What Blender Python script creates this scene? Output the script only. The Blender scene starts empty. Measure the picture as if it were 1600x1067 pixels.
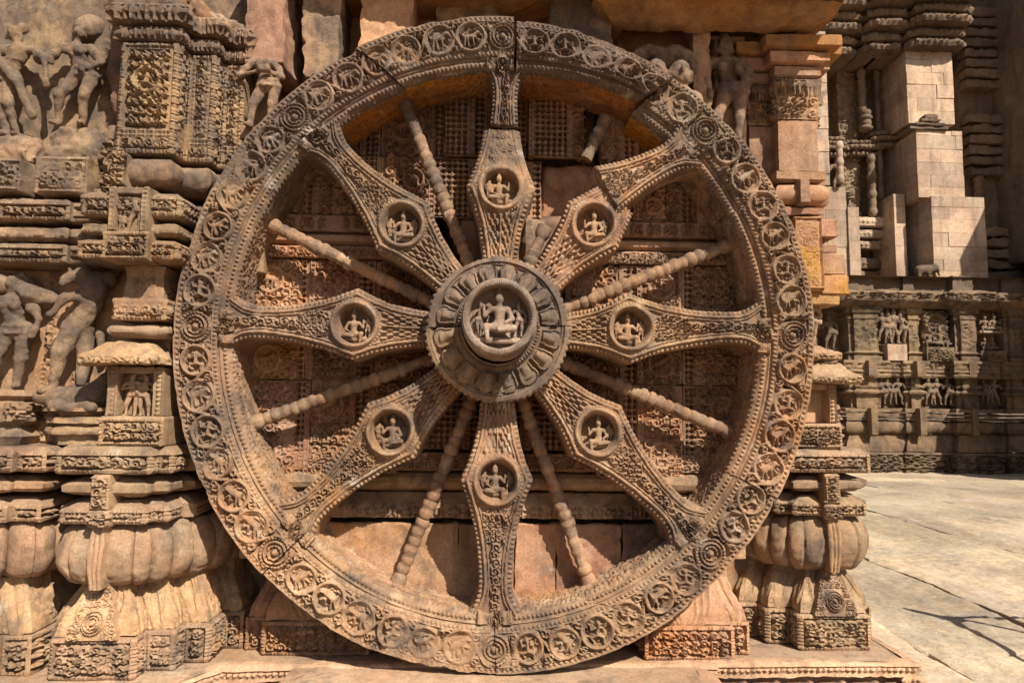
import bpy, math, random
import numpy as np
from math import radians as rad, pi, sin, cos

# ---------------------------------------------------------------- camera, sky, sun, exposure
scene = bpy.context.scene
COL = scene.collection
YAW, PITCH, ROLL = rad(1.94), rad(5.28), rad(0.69)
cam_d = bpy.data.cameras.new("camera")
cam = bpy.data.objects.new("camera", cam_d)
COL.objects.link(cam)
cam_d.sensor_width = 36.0
cam_d.lens = 36.0 * 1067.0 / 1600.0
cam_d.clip_start = 0.05
cam_d.clip_end = 3000.0
cam.location = (-0.044, -3.115, -0.33)
from mathutils import Matrix, Vector
_f = Vector((sin(YAW) * cos(PITCH), cos(YAW) * cos(PITCH), sin(PITCH)))
_r = Vector((cos(YAW), -sin(YAW), 0))
_u = _r.cross(_f)
_r2 = cos(ROLL) * _r + sin(ROLL) * _u
_u2 = -sin(ROLL) * _r + cos(ROLL) * _u
cam.rotation_euler = Matrix((_r2, _u2, -_f)).transposed().to_euler()
scene.camera = cam

SUN_A, SUN_B = 0.60, 1.12                      # light travels along (-A, 1, -B)
sun_dir = Vector((-SUN_A, 1.0, -SUN_B)).normalized()
world = bpy.data.worlds.new("World")
scene.world = world
world.use_nodes = True
wn = world.node_tree.nodes
bg = wn["Background"]
sky = wn.new("ShaderNodeTexSky")
sky.sky_type = 'NISHITA'
sky.sun_disc = False
sky.sun_elevation = math.asin(-sun_dir.z)
sky.sun_rotation = math.atan2(-sun_dir.x, -sun_dir.y)
sky.dust_density = 2.0
world.node_tree.links.new(sky.outputs[0], bg.inputs[0])
bg.inputs[1].default_value = 0.058
sun_d = bpy.data.lights.new("sun", 'SUN')
sun_d.energy = 5.0
sun_d.angle = rad(0.5)
sun_d.color = (1.0, 0.92, 0.81)
sun = bpy.data.objects.new("sun", sun_d)
COL.objects.link(sun)
sun.rotation_euler = sun_dir.to_track_quat('-Z', 'Y').to_euler()
sun.location = (6, -8, 10)
vs = scene.view_settings
vs.view_transform = 'Standard'
vs.look = 'None'
vs.gamma = 1.0
vs.exposure = 0.88
vs.use_curve_mapping = False
scene.cycles.max_bounces = 6
scene.cycles.diffuse_bounces = 4

# ---------------------------------------------------------------- materials
def stone(name, c1, c2, c3, dark=(0.075, 0.062, 0.055), dark_amt=0.25, dark_z=None,
          stain=(0.34, 0.15, 0.05), stain_amt=0.2, fine=1.0, bump=0.85, pale=0.0, scale=1.0, blotch=1.0, streak=0.45):
    m = bpy.data.materials.new(name)
    m.use_nodes = True
    nt = m.node_tree
    N, L = nt.nodes, nt.links
    b = N["Principled BSDF"]
    b.inputs["Roughness"].default_value = 0.92
    b.inputs["Specular IOR Level"].default_value = 0.18
    geo = N.new("ShaderNodeNewGeometry")
    oi = N.new("ShaderNodeObjectInfo")

    def noise(s, det=5, rough=0.6, dist=0.0, off=0.0):
        n = N.new("ShaderNodeTexNoise")
        n.inputs["Scale"].default_value = s * scale
        n.inputs["Detail"].default_value = det
        n.inputs["Roughness"].default_value = rough
        n.inputs["Distortion"].default_value = dist
        if off:
            mp = N.new("ShaderNodeVectorMath"); mp.operation = 'ADD'
            mp.inputs[1].default_value = (off, off * 1.7, -off)
            L.new(geo.outputs["Position"], mp.inputs[0])
            L.new(mp.outputs[0], n.inputs["Vector"])
        else:
            L.new(geo.outputs["Position"], n.inputs["Vector"])
        return n.outputs["Fac"]

    def mapr(sock, a, bb, c=0.0, d=1.0):
        r = N.new("ShaderNodeMapRange")
        r.inputs[1].default_value, r.inputs[2].default_value = a, bb
        r.inputs[3].default_value, r.inputs[4].default_value = c, d
        L.new(sock, r.inputs[0])
        return r.outputs[0]

    def mix(fac, a, bb, mode='MIX'):
        x = N.new("ShaderNodeMix"); x.data_type = 'RGBA'; x.blend_type = mode
        if isinstance(fac, float): x.inputs[0].default_value = fac
        else: L.new(fac, x.inputs[0])
        for k, s in ((6, a), (7, bb)):
            if isinstance(s, tuple): x.inputs[k].default_value = (*s, 1)
            else: L.new(s, x.inputs[k])
        return x.outputs[2]

    def math2(op, a, bb):
        x = N.new("ShaderNodeMath"); x.operation = op; x.use_clamp = True
        for k, s in ((0, a), (1, bb)):
            if isinstance(s, float): x.inputs[k].default_value = s
            else: L.new(s, x.inputs[k])
        return x.outputs[0]

    col = mix(mapr(noise(1.6, 5), 0.38, 0.62), c1, c2)
    col = mix(mapr(noise(5.5, 6, 0.65, 0.4, 3.1), 0.45, 0.68), col, c3)
    big = mapr(noise(0.95, 4, 0.6, 0.3, 55.0), 0.36, 0.64, 0.70, 1.22)
    cb = N.new("ShaderNodeCombineColor")
    for i in range(3): L.new(big, cb.inputs[i])
    col = mix(1.0, col, cb.outputs[0], 'MULTIPLY')
    col = mix(mapr(noise(2.3, 7, 0.7, 0.6, 9.7), 0.62 - stain_amt * 0.25, 0.80 - stain_amt * 0.25, 0.0, 0.75), col, stain)
    # speckle of the grain
    sp = mapr(noise(95.0 * fine, 3, 0.7), 0.3, 0.7, 0.72, 1.25)
    comb = N.new("ShaderNodeCombineColor")
    for i in range(3): L.new(sp, comb.inputs[i])
    col = mix(0.85, col, comb.outputs[0], 'MULTIPLY')
    sp2 = mapr(noise(22.0, 5, 0.7, 0.0, 5.5), 0.3, 0.7, 0.80 , 1.18)
    comb2 = N.new("ShaderNodeCombineColor")
    for i in range(3): L.new(sp2, comb2.inputs[i])
    col = mix(0.9 * blotch, col, comb2.outputs[0], 'MULTIPLY')
    # rain streaks
    sm = N.new("ShaderNodeMapping"); sm.inputs["Scale"].default_value = (1.0, 1.0, 0.10)
    L.new(geo.outputs["Position"], sm.inputs[0])
    sn = N.new("ShaderNodeTexNoise"); sn.inputs["Scale"].default_value = 16.0 * scale; sn.inputs["Detail"].default_value = 5
    L.new(sm.outputs[0], sn.inputs["Vector"])
    if streak: col = mix(mapr(sn.outputs["Fac"], 0.54, 0.72, 0.0, streak), col, dark)
    # dark lichen crust
    th = 0.66 - 0.35 * dark_amt
    fac = noise(3.4, 9, 0.72, 0.3, 20.3)
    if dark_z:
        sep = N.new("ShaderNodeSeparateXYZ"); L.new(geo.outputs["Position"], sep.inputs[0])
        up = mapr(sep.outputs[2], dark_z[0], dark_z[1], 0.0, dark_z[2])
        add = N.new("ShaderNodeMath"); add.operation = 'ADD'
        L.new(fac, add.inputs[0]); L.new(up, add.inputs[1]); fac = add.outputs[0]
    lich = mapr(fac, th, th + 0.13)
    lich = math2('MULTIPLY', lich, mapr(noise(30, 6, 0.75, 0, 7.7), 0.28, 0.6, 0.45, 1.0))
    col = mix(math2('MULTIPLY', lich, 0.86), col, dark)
    if pale:
        pl = mapr(noise(6.0, 8, 0.7, 0.3, 41.0), 0.66 - 0.2 * pale, 0.76 - 0.2 * pale, 0.0, 0.6)
        col = mix(pl, col, (0.50, 0.44, 0.36))
    # every stone a slightly different tone
    hs = N.new("ShaderNodeHueSaturation")
    L.new(mapr(oi.outputs["Random"], 0, 1, 0.82, 1.14), hs.inputs["Value"])
    L.new(mapr(oi.outputs["Random"], 0, 1, 1.03, 1.16), hs.inputs["Saturation"])
    wr = N.new("ShaderNodeMath"); wr.operation = 'FRACT'
    wm = N.new("ShaderNodeMath"); wm.operation = 'MULTIPLY'; wm.inputs[1].default_value = 7.31
    L.new(oi.outputs["Random"], wm.inputs[0]); L.new(wm.outputs[0], wr.inputs[0])
    L.new(mapr(wr.outputs[0], 0, 1, 0.495, 0.506), hs.inputs["Hue"])
    L.new(col, hs.inputs["Color"])
    L.new(hs.outputs[0], b.inputs["Base Color"])
    bm = N.new("ShaderNodeBump")
    bm.inputs["Strength"].default_value = bump
    bm.inputs["Distance"].default_value = 0.006 / scale
    a = N.new("ShaderNodeMath"); a.operation = 'ADD'
    L.new(noise(70 * fine, 6, 0.75), a.inputs[0]); L.new(noise(260 * fine, 3, 0.7), a.inputs[1])
    L.new(a.outputs[0], bm.inputs["Height"])
    L.new(bm.outputs[0], b.inputs["Normal"])
    return m

TAN, PINK, OCH = (0.345, 0.228, 0.145), (0.34, 0.205, 0.135), (0.40, 0.275, 0.175)
M = {}
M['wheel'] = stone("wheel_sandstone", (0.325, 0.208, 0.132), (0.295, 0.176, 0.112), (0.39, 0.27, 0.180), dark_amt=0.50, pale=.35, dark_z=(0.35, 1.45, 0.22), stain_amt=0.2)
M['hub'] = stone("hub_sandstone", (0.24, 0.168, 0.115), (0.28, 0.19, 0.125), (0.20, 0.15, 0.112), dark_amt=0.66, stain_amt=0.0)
M['boss'] = stone("boss_sandstone", (0.31, 0.225, 0.165), (0.27, 0.185, 0.14), (0.40, 0.31, 0.245), dark_amt=0.4, stain_amt=0.0)
M['panel'] = stone("panel_sandstone", (0.37, 0.225, 0.15), (0.34, 0.19, 0.12), (0.40, 0.27, 0.185), dark_amt=0.30, pale=.25, dark_z=(0.6, 1.3, 0.08), stain_amt=0.35)
M['wall'] = stone("wall_sandstone", TAN, (0.385, 0.27, 0.175), (0.36, 0.22, 0.14), dark_amt=0.42, stain_amt=0.15, pale=.25)
M['wallup'] = stone("upper_sandstone", (0.30, 0.20, 0.13), (0.345, 0.24, 0.155), (0.30, 0.185, 0.12), dark_amt=0.56, dark_z=(0.5, 1.6, 0.07), stain_amt=0.25, pale=.2)
M['red'] = stone("red_sandstone", (0.26, 0.148, 0.098), (0.29, 0.172, 0.112), (0.33, 0.215, 0.15), dark_amt=0.42, stain_amt=0.25, pale=.2)
M['pinkst'] = stone("pink_restored_stone", (0.36, 0.215, 0.142), (0.32, 0.185, 0.13), (0.40, 0.26, 0.175), dark_amt=0.25, stain_amt=0.3, bump=0.9)
M['orange'] = stone("orange_stained_stone", (0.38, 0.22, 0.12), (0.36, 0.20, 0.13), (0.40, 0.25, 0.17), dark_amt=0.32, stain=(0.42, 0.22, 0.06), stain_amt=0.45)
M['soffit'] = stone("soffit_stone", (0.34, 0.16, 0.065), (0.30, 0.15, 0.075), (0.36, 0.21, 0.12), dark_amt=0.25, stain=(0.40, 0.17, 0.04), stain_amt=0.6)
M['statue'] = stone("statue_stone", (0.29, 0.195, 0.13), (0.25, 0.165, 0.11), (0.34, 0.245, 0.17), dark_amt=0.64, stain_amt=0.1, bump=1.3, fine=.6)
M['plinth'] = stone("plinth_sandstone", (0.42, 0.30, 0.205), (0.40, 0.27, 0.18), (0.39, 0.25, 0.16), dark_amt=0.25, stain_amt=0.1, pale=.2)
M['floor'] = stone("paving_stone", (0.40, 0.32, 0.23), (0.345, 0.285, 0.22), (0.43, 0.325, 0.215), dark=(0.22, 0.18, 0.14), dark_amt=0.2, stain=(0.42, 0.27, 0.15), stain_amt=0.15, fine=0.4, scale=0.7, bump=0.7, pale=0.4, streak=0.0)
M['bed'] = stone("bedding_sand", (0.30, 0.22, 0.15), (0.26, 0.19, 0.13), (0.34, 0.25, 0.17), dark_amt=0.3, stain_amt=0)
M['ground'] = stone("joint_earth", (0.16, 0.12, 0.085), (0.13, 0.10, 0.07), (0.19, 0.14, 0.10), dark_amt=0.1, stain_amt=0)
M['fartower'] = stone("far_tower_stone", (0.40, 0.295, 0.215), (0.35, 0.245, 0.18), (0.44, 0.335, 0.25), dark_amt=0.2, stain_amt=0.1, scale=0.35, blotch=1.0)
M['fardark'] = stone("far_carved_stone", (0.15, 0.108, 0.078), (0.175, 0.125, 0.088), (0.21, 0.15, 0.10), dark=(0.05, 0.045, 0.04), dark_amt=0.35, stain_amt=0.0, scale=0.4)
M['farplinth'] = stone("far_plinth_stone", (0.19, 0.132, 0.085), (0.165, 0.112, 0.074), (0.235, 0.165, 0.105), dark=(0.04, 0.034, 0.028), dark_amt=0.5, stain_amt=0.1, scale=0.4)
def plainmat(name, c, rough, metal=0.0):
    m = bpy.data.materials.new(name); m.use_nodes = True
    b = m.node_tree.nodes["Principled BSDF"]
    b.inputs["Base Color"].default_value = (*c, 1); b.inputs["Roughness"].default_value = rough; b.inputs["Metallic"].default_value = metal
    return m
M['metal'] = plainmat("painted_metal", (0.25, 0.26, 0.27), 0.5, 0.6)

# ---------------------------------------------------------------- object helpers
def thing(name, label, cat, loc=(0, 0, 0), group=None):
    o = bpy.data.objects.new(name, None)
    o.empty_display_size = 0.1
    COL.objects.link(o)
    o.location = loc
    o['label'] = label; o['category'] = cat
    if group: o['group'] = group
    return o

def tag(o, label, cat, group=None):
    o['label'] = label; o['category'] = cat
    if group: o['group'] = group
    return o

SECTION = None                                # placing of a wall section drawn in its own coordinates
def make_mesh(name, V, F, smooth=True, sharp=38):
    me = bpy.data.meshes.new(name)
    V = np.asarray(V, np.float32).reshape(-1, 3)
    if SECTION: V = SECTION(V)
    F = np.asarray(F, np.int32)
    k = F.shape[1]
    me.vertices.add(len(V)); me.vertices.foreach_set("co", V.ravel())
    me.loops.add(F.size); me.loops.foreach_set("vertex_index", F.ravel())
    me.polygons.add(len(F))
    me.polygons.foreach_set("loop_start", np.arange(0, F.size, k, dtype=np.int32))
    me.polygons.foreach_set("loop_total", np.full(len(F), k, np.int32))
    me.polygons.foreach_set("use_smooth", np.full(len(F), smooth))
    me.update(calc_edges=True)
    if smooth and sharp: me.set_sharp_from_angle(angle=rad(sharp))
    return me

def obj(name, me, mat, parent=None, label=None):
    o = bpy.data.objects.new(name, me)
    COL.objects.link(o)
    if mat and not me.materials: me.materials.append(mat)
    if parent:
        o.parent = parent
        if parent.type == 'EMPTY' or True:
            o.matrix_parent_inverse = world_of(parent).inverted()
    if label: o['label'] = label
    return o

def world_of(o):
    m = Matrix.LocRotScale(o.location, o.rotation_euler, o.scale)
    if o.parent: m = world_of(o.parent) @ o.matrix_parent_inverse @ m
    return m

def quads(nu, nv):
    i = np.arange((nu - 1) * (nv - 1)); a = (i // (nv - 1)) * nv + i % (nv - 1)
    return np.stack([a, a + nv, a + nv + 1, a + 1], 1)

def grid(name, P, mat, parent=None, smooth=True, label=None):
    return obj(name, make_mesh(name, P, quads(P.shape[0], P.shape[1]), smooth), mat, parent, label)

# ---------------------------------------------------------------- numpy noise
_rs = np.random.RandomState(7)
_T = _rs.rand(32, 32, 32).astype(np.float32)
def vnoise(P, s, off=0.0):
    Q = np.asarray(P, np.float64) * s + off
    i = np.floor(Q).astype(int); f = Q - i; f = f * f * (3 - 2 * f)
    i &= 31; j = (i + 1) & 31
    x, y, z = f[..., 0], f[..., 1], f[..., 2]
    def t(a, b, c): return _T[a, b, c]
    X0, Y0, Z0, X1, Y1, Z1 = i[..., 0], i[..., 1], i[..., 2], j[..., 0], j[..., 1], j[..., 2]
    c0 = (t(X0, Y0, Z0) * (1 - x) + t(X1, Y0, Z0) * x) * (1 - y) + (t(X0, Y1, Z0) * (1 - x) + t(X1, Y1, Z0) * x) * y
    c1 = (t(X0, Y0, Z1) * (1 - x) + t(X1, Y0, Z1) * x) * (1 - y) + (t(X0, Y1, Z1) * (1 - x) + t(X1, Y1, Z1) * x) * y
    return (c0 * (1 - z) + c1 * z) * 2 - 1
def fnoise(P, s, off=0.0, oct=3):
    a, o = 1.0, 0.0
    for k in range(oct):
        o = o + a * vnoise(P, s * 2 ** k, off + 11.3 * k); a *= 0.5
    return o

def normals(P, blur=1):
    du = np.gradient(P, axis=0); dv = np.gradient(P, axis=1)
    n = np.cross(du, dv)
    n /= np.linalg.norm(n, axis=2, keepdims=True) + 1e-12
    for _ in range(blur):
        q = np.pad(n, ((1, 1), (1, 1), (0, 0)), mode='edge')
        n = q[1:-1, 1:-1] * 2 + q[:-2, 1:-1] + q[2:, 1:-1] + q[1:-1, :-2] + q[1:-1, 2:]
        n /= np.linalg.norm(n, axis=2, keepdims=True) + 1e-12
    return n

GAIN = 2.15
def weather(P, H, n, rough=0.0025, wear=0.35, off=0.0):
    H = H * GAIN
    if wear:
        w = np.clip((fnoise(P, 5.0, off + 3.3) - (0.75 - wear)) * 3, 0, 1)
        H = np.where(H < -.03, H, H * (1 - 0.7 * w))
    H = H * (1 + .25 * vnoise(P, 30.0, off + 8))
    h = H + rough * fnoise(P, 14.0, off, 4) + 1.3 * rough * vnoise(P, 3.5, off + 5) - 1.8 * rough * np.clip(vnoise(P, 48.0, off + 2) - .4, 0, 1)
    return P + n * h[..., None]

# ---------------------------------------------------------------- carving canvas
def dome(d, r): return np.sqrt(np.clip(1 - (d / r) ** 2, 0, 1))

class Can:
    def __init__(s, u, v):
        s.u, s.v = np.asarray(u, float), np.asarray(v, float)
        s.H = np.zeros((len(s.u), len(s.v)))
        s.segs, s.vc = [], []
    def w(s, u0, u1, v0, v1):
        i0, i1 = np.searchsorted(s.u, [u0, u1]); j0, j1 = np.searchsorted(s.v, [v0, v1])
        sl = (slice(i0, i1), slice(j0, j1))
        return sl, s.u[i0:i1, None], s.v[None, j0:j1]
    def mx(s, sl, h): s.H[sl] = np.maximum(s.H[sl], h)
    def sunk(s, u0, u1, v0, v1, d):
        sl, U, V = s.w(u0, u1, v0, v1); s.H[sl] -= d
    def bead_u(s, v0, r, pitch, h, u0=-9, u1=99, base=0.0):
        sl, U, V = s.w(u0, u1, v0 - r, v0 + r)
        du = (U % pitch) - pitch / 2
        s.mx(sl, base + .7 * h * dome(np.sqrt(du ** 2 + (V - v0) ** 2), r) - 1e-4)
    def bead_v(s, u0, r, pitch, h, v0=-9, v1=99):
        sl, U, V = s.w(u0 - r, u0 + r, v0, v1)
        dv = (V % pitch) - pitch / 2
        s.mx(sl, .7 * h * dome(np.sqrt(dv ** 2 + (U - u0) ** 2), r) - 1e-4)
    def ridge_u(s, v0, w, h, u0=-9, u1=99):
        sl, U, V = s.w(u0, u1, v0 - w, v0 + w); s.mx(sl, h * dome(V - v0, w) + 0 * U)
    def ridge_v(s, u0, w, h, v0=-9, v1=99):
        sl, U, V = s.w(u0 - w, u0 + w, v0, v1); s.mx(sl, h * dome(U - u0, w) + 0 * V)
    def frame(s, u0, u1, v0, v1, w, h, beads=True):
        for v in (v0 + w, v1 - w):
            s.bead_u(v, w, 2.1 * w, h, u0, u1) if beads else s.ridge_u(v, w, h, u0, u1)
        for u in (u0 + w, u1 - w):
            s.bead_v(u, w, 2.1 * w, h, v0, v1) if beads else s.ridge_v(u, w, h, v0, v1)
    def ring(s, cu, cv, r, w, h, bead=0):
        sl, U, V = s.w(cu - r - w, cu + r + w, cv - r - w, cv + r + w)
        if U.size == 0 or V.size == 0: return
        rho = np.hypot(U - cu, V - cv)
        hh = h * dome(rho - r, w)
        if bead: hh = hh * (0.45 + 0.55 * np.abs(np.sin(np.arctan2(V - cv, U - cu) * bead / 2)))
        s.mx(sl, hh)
    def disc(s, cu, cv, r, h, flat=False):
        sl, U, V = s.w(cu - r, cu + r, cv - r, cv + r)
        if U.size == 0 or V.size == 0: return
        rho = np.hypot(U - cu, V - cv)
        s.mx(sl, np.where(rho < r, h if flat else h * dome(rho, r), -9))
    def pit(s, cu, cv, r, d):
        sl, U, V = s.w(cu - r, cu + r, cv - r, cv + r)
        if U.size == 0 or V.size == 0: return
        k = np.clip((r - np.hypot(U - cu, V - cv)) / (0.12 * r), 0, 1)
        s.H[sl] = s.H[sl] * (1 - k) - d * k
    def cap(s, x1, y1, x2, y2, r1, r2, h, base=0.0):
        R = max(r1, r2)
        sl, U, V = s.w(min(x1, x2) - R, max(x1, x2) + R, min(y1, y2) - R, max(y1, y2) + R)
        if U.size == 0 or V.size == 0: return
        dx, dy = x2 - x1, y2 - y1; L = dx * dx + dy * dy + 1e-12
        t = np.clip(((U - x1) * dx + (V - y1) * dy) / L, 0, 1)
        d = np.hypot(U - x1 - t * dx, V - y1 - t * dy); r = r1 + (r2 - r1) * t
        k = d < r
        s.mx(sl, np.where(k, base + h * dome(d, r), -9))
    def curl(s, cu, cv, R, h, hand=1, ph=0.0, turns=1.6):
        sl, U, V = s.w(cu - R, cu + R, cv - R, cv + R)
        if U.size == 0 or V.size == 0: return
        x, y = U - cu, V - cv
        rho = np.hypot(x, y); phi = np.arctan2(y, x)
        p = R / turns
        d = np.abs(((rho / p - hand * phi / (2 * pi) + ph) % 1) - 0.5) * p
        s.mx(sl, np.where(rho < R, h * dome(d, p * 0.33) * np.clip((R - rho) / (0.15 * R), 0, 1), -9))
    def curls(s, u0, u1, v0, v1, size, h, seed=0, dots=True):
        rn = random.Random(seed)
        nu, nv = max(1, round((u1 - u0) / size)), max(1, round((v1 - v0) / size))
        su, sv = (u1 - u0) / nu, (v1 - v0) / nv
        R = min(su, sv) * 0.58
        for i in range(nu):
            for j in range(nv):
                cu = u0 + (i + 0.5) * su + rn.uniform(-.1, .1) * su; cv = v0 + (j + 0.5) * sv + rn.uniform(-.08, .08) * sv
                s.curl(cu, cv, R * rn.uniform(0.9, 1.12), h * rn.uniform(0.8, 1.1), rn.choice((-1, 1)), rn.random(), rn.uniform(1.2, 1.8))
                if dots:
                    s.disc(u0 + i * su + 0.02 * su, v0 + j * sv + rn.uniform(0.1, .3) * sv, 0.2 * R, h * 0.8)
                    s.cap(cu + R * .7, cv - R * .7, cu + R * 1.15, cv + R * rn.uniform(-.3, .6), .16 * R, .08 * R, h * .8)
    def lattice(s, u0, u1, v0, v1, p, d):
        sl, U, V = s.w(u0, u1, v0, v1)
        k = np.sin(pi * (U + V) / p) * np.sin(pi * (U - V) / p)
        s.H[sl] -= d * np.clip((k - 0.12) * 5, 0, 1)
    def vine(s, u0, u1, vc, amp, pitch, h, w=0.008, leaves=True):
        sl, U, V = s.w(u0, u1, vc - amp - w, vc + amp + w)
        if U.size == 0 or V.size == 0: return
        vv = vc + amp * np.cos(pi * (U - u0) / pitch)
        sl_ = 1 / np.sqrt(1 + (amp * pi / pitch * np.sin(pi * (U - u0) / pitch)) ** 2)
        s.mx(sl, h * dome((V - vv) * sl_, w))
        if leaves:
            k = 0; u = u0
            while u < u1 - pitch * 0.3:
                sg = 1 if k % 2 else -1
                s.curl(u + 0.02 * pitch, vc + sg * amp * 0.25, min(amp, pitch) * 0.62, h * .9, sg, 0.3, 1.5)
                k += 1; u += pitch
    def beast(s, cu, cv, r, h, seed, up=(0, 1)):
        rn = random.Random(seed)
        uy = np.array(up, float); ux = np.array((uy[1], -uy[0]))
        if rn.random() < .5: ux = -ux
        def q(a, b): return cu + r * (a * ux[0] + b * uy[0]), cv + r * (a * ux[1] + b * uy[1])
        def c(a, b, e, f, r1, r2, k=1.0): s.cap(*q(a, b), *q(e, f), r1 * r, r2 * r, h * k)
        t = rn.random()
        if t < 0.6:
            lift = rn.uniform(-.05, .35)
            c(-.42, -.05, .25, .05 + lift, .27, .25)
            c(.25, .1 + lift, .55, .38 + lift * .6, .17, .2, 1.1)
            c(.6, .4 + lift * .5, .82, .2 + lift * .5, .12, .07)
            c(-.4, -.1, -.5, -.72, .13, .08); c(-.25, -.1, -.12, -.72, .13, .08)
            c(.2, 0, .3, -.68 + lift, .12, .08); c(.3, .05, .68, -.4 + lift, .11, .07)
            c(-.62, 0, -.85, .35, .07, .05); c(-.85, .35, -.6, .6, .05, .04)
        else:
            k = rn.uniform(-.2, .2)
            c(0, -.2, k * .4, .25, .2, .17); c(k * .4, .3, k * .6, .58, .12, .17, 1.1)
            c(-.05, -.25, -.45, -.45, .14, .1); c(-.45, -.45, -.2, -.75, .1, .07)
            c(.1, -.25, .5, -.4, .14, .1); c(.5, -.4, .45, -.8, .1, .07)
            c(-.15, .28, -.5, .1, .09, .07); c(-.5, .1, -.6, .45, .07, .06)
            c(.2, .28, .5, .3, .09, .07); c(.5, .3, .62, .6, .07, .06)
    def leafy(s, cu, cv, r, h, seed):
        rn = random.Random(seed)
        sl, U, V = s.w(cu, cu + 1e-3, cv, cv + 1e-3)
        i, j = min(np.searchsorted(s.u, cu), len(s.u) - 1), min(np.searchsorted(s.v, cv), len(s.v) - 1)
        b = s.H[i, j]
        for k in range(11):
            a = k * 2 * pi / 11 + rn.uniform(-.2, .2); q = r * rn.uniform(.55, .95)
            s.cap(cu + q * cos(a), cv + q * sin(a), cu + q * .75 * cos(a + .5), cv + q * .75 * sin(a + .5), r * .11, r * .06, h, b)
    def roundel(s, cu, cv, r, h, seed, up=(0, 1)):
        s.ring(cu, cv, r * 0.93, r * 0.13, h)
        s.ring(cu, cv, r * 0.76, r * 0.05, h * 0.6)
        s.leafy(cu, cv, r * .74, h * .5, seed)
        s.beast(cu, cv, r * 0.80, h * 1.1, seed, up)
    def rings(s, cu, cv, r, h):
        s.pit(cu, cv, r * 1.08, 0.004)
        for k, (q, w) in enumerate(((.95, .1), (.70, .09), (.45, .08))):
            s.ring(cu, cv, r * q, r * w, h * (0.85 + .1 * k), bead=(26, 0, 10)[k])
        s.disc(cu, cv, r * .24, h * 1.15)
    def sample(s, U, V):
        fu = np.interp(U, s.u, np.arange(len(s.u))); fv = np.interp(V, s.v, np.arange(len(s.v)))
        i = np.clip(fu.astype(int), 0, len(s.u) - 2); j = np.clip(fv.astype(int), 0, len(s.v) - 2)
        a, b = fu - i, fv - j
        H = s.H
        return (H[i, j] * (1 - a) + H[i + 1, j] * a) * (1 - b) + (H[i, j + 1] * (1 - a) + H[i + 1, j + 1] * a) * b

def resample(pts, res, ends=None):
    pts = np.asarray(pts, float); out = []; corner = []; L = 0.0; Ls = []
    for k in range(len(pts) - 1):
        d = np.linalg.norm(pts[k + 1] - pts[k]); n = max(1, int(math.ceil(d / (ends if ends and k in (0, len(pts) - 2) else res))))
        corner.append(L)
        for i in range(n):
            out.append((k, i / n)); Ls.append(L + d * i / n)
        L += d
    out.append((len(pts) - 2, 1.0)); Ls.append(L); corner.append(L)
    return out, np.array(Ls), corner

def moulding(name, plan, prof, mat, parent=None, orn=None, res=0.007, vres=None, rough=0.0025, wear=0.3, label=None, blur=1, kwf=None):
    """plan (x, y) left to right, outward is -y; prof (p, z) bottom to top, p = how far it stands out"""
    plan = np.asarray(plan, float); prof = np.asarray(prof, float)
    d = np.diff(plan, axis=0); d /= np.linalg.norm(d, axis=1, keepdims=True)
    nr = np.stack([d[:, 1], -d[:, 0]], 1)
    mit = np.zeros_like(plan); mit[0], mit[-1] = nr[0], nr[-1]
    for k in range(1, len(plan) - 1):
        mit[k] = (nr[k - 1] + nr[k]) / max(0.25, 1 + nr[k - 1] @ nr[k])
    ou, u, uc = resample(plan, res, max(.025, 2 * res) if len(plan) > 3 else None); ov, v, vc = resample(prof, vres or res, max(.03, 2.5 * res) if len(prof) > 3 else None)
    ki = np.array([o[0] for o in ou]); kt = np.array([o[1] for o in ou])[:, None]
    xy = plan[ki] * (1 - kt) + plan[ki + 1] * kt; mm = mit[ki] * (1 - kt) + mit[ki + 1] * kt
    vi = np.array([o[0] for o in ov]); vt = np.array([o[1] for o in ov])[:, None]
    pz = prof[vi] * (1 - vt) + prof[vi + 1] * vt
    P = np.zeros((len(u), len(v), 3))
    P[..., :2] = xy[:, None] + mm[:, None] * pz[None, :, :1]
    P[..., 2] = pz[None, :, 1]
    c = Can(u, v); c.vc = vc
    c.segs = [(uc[k], uc[k + 1], nr[k]) for k in range(len(nr))]
    if orn: orn(c)
    n = normals(P, blur)
    off = (hash(name) % 97) * 0.0 + plan[0, 0] * 3 + prof[0, 1] * 5
    P = weather(P, c.H, n, rough, wear, off)
    return grid(name, P, mat, parent, True, label)

def block(name, x0, x1, yf, yb, z0, z1, mat, parent=None, orn=None, res=0.012, ch=0.006, rough=0.003, wear=0.3, label=None, d=None):
    d = d or min((x1 - x0), (yb - yf) * 2) * 0.5
    plan = [(x0, yb), (x0, yf), (x1, yf), (x1, yb)]
    prof = [(-d, z0), (-ch, z0), (0, z0 + ch), (0, z1 - ch), (-ch, z1), (-d, z1)]
    o = None
    if orn:
        def o(c): orn(c, c.segs[1][0], c.segs[1][1], c.vc[2], c.vc[3])
    return moulding(name, plan, prof, mat, parent, o, res, None, rough, wear, label)

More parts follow.
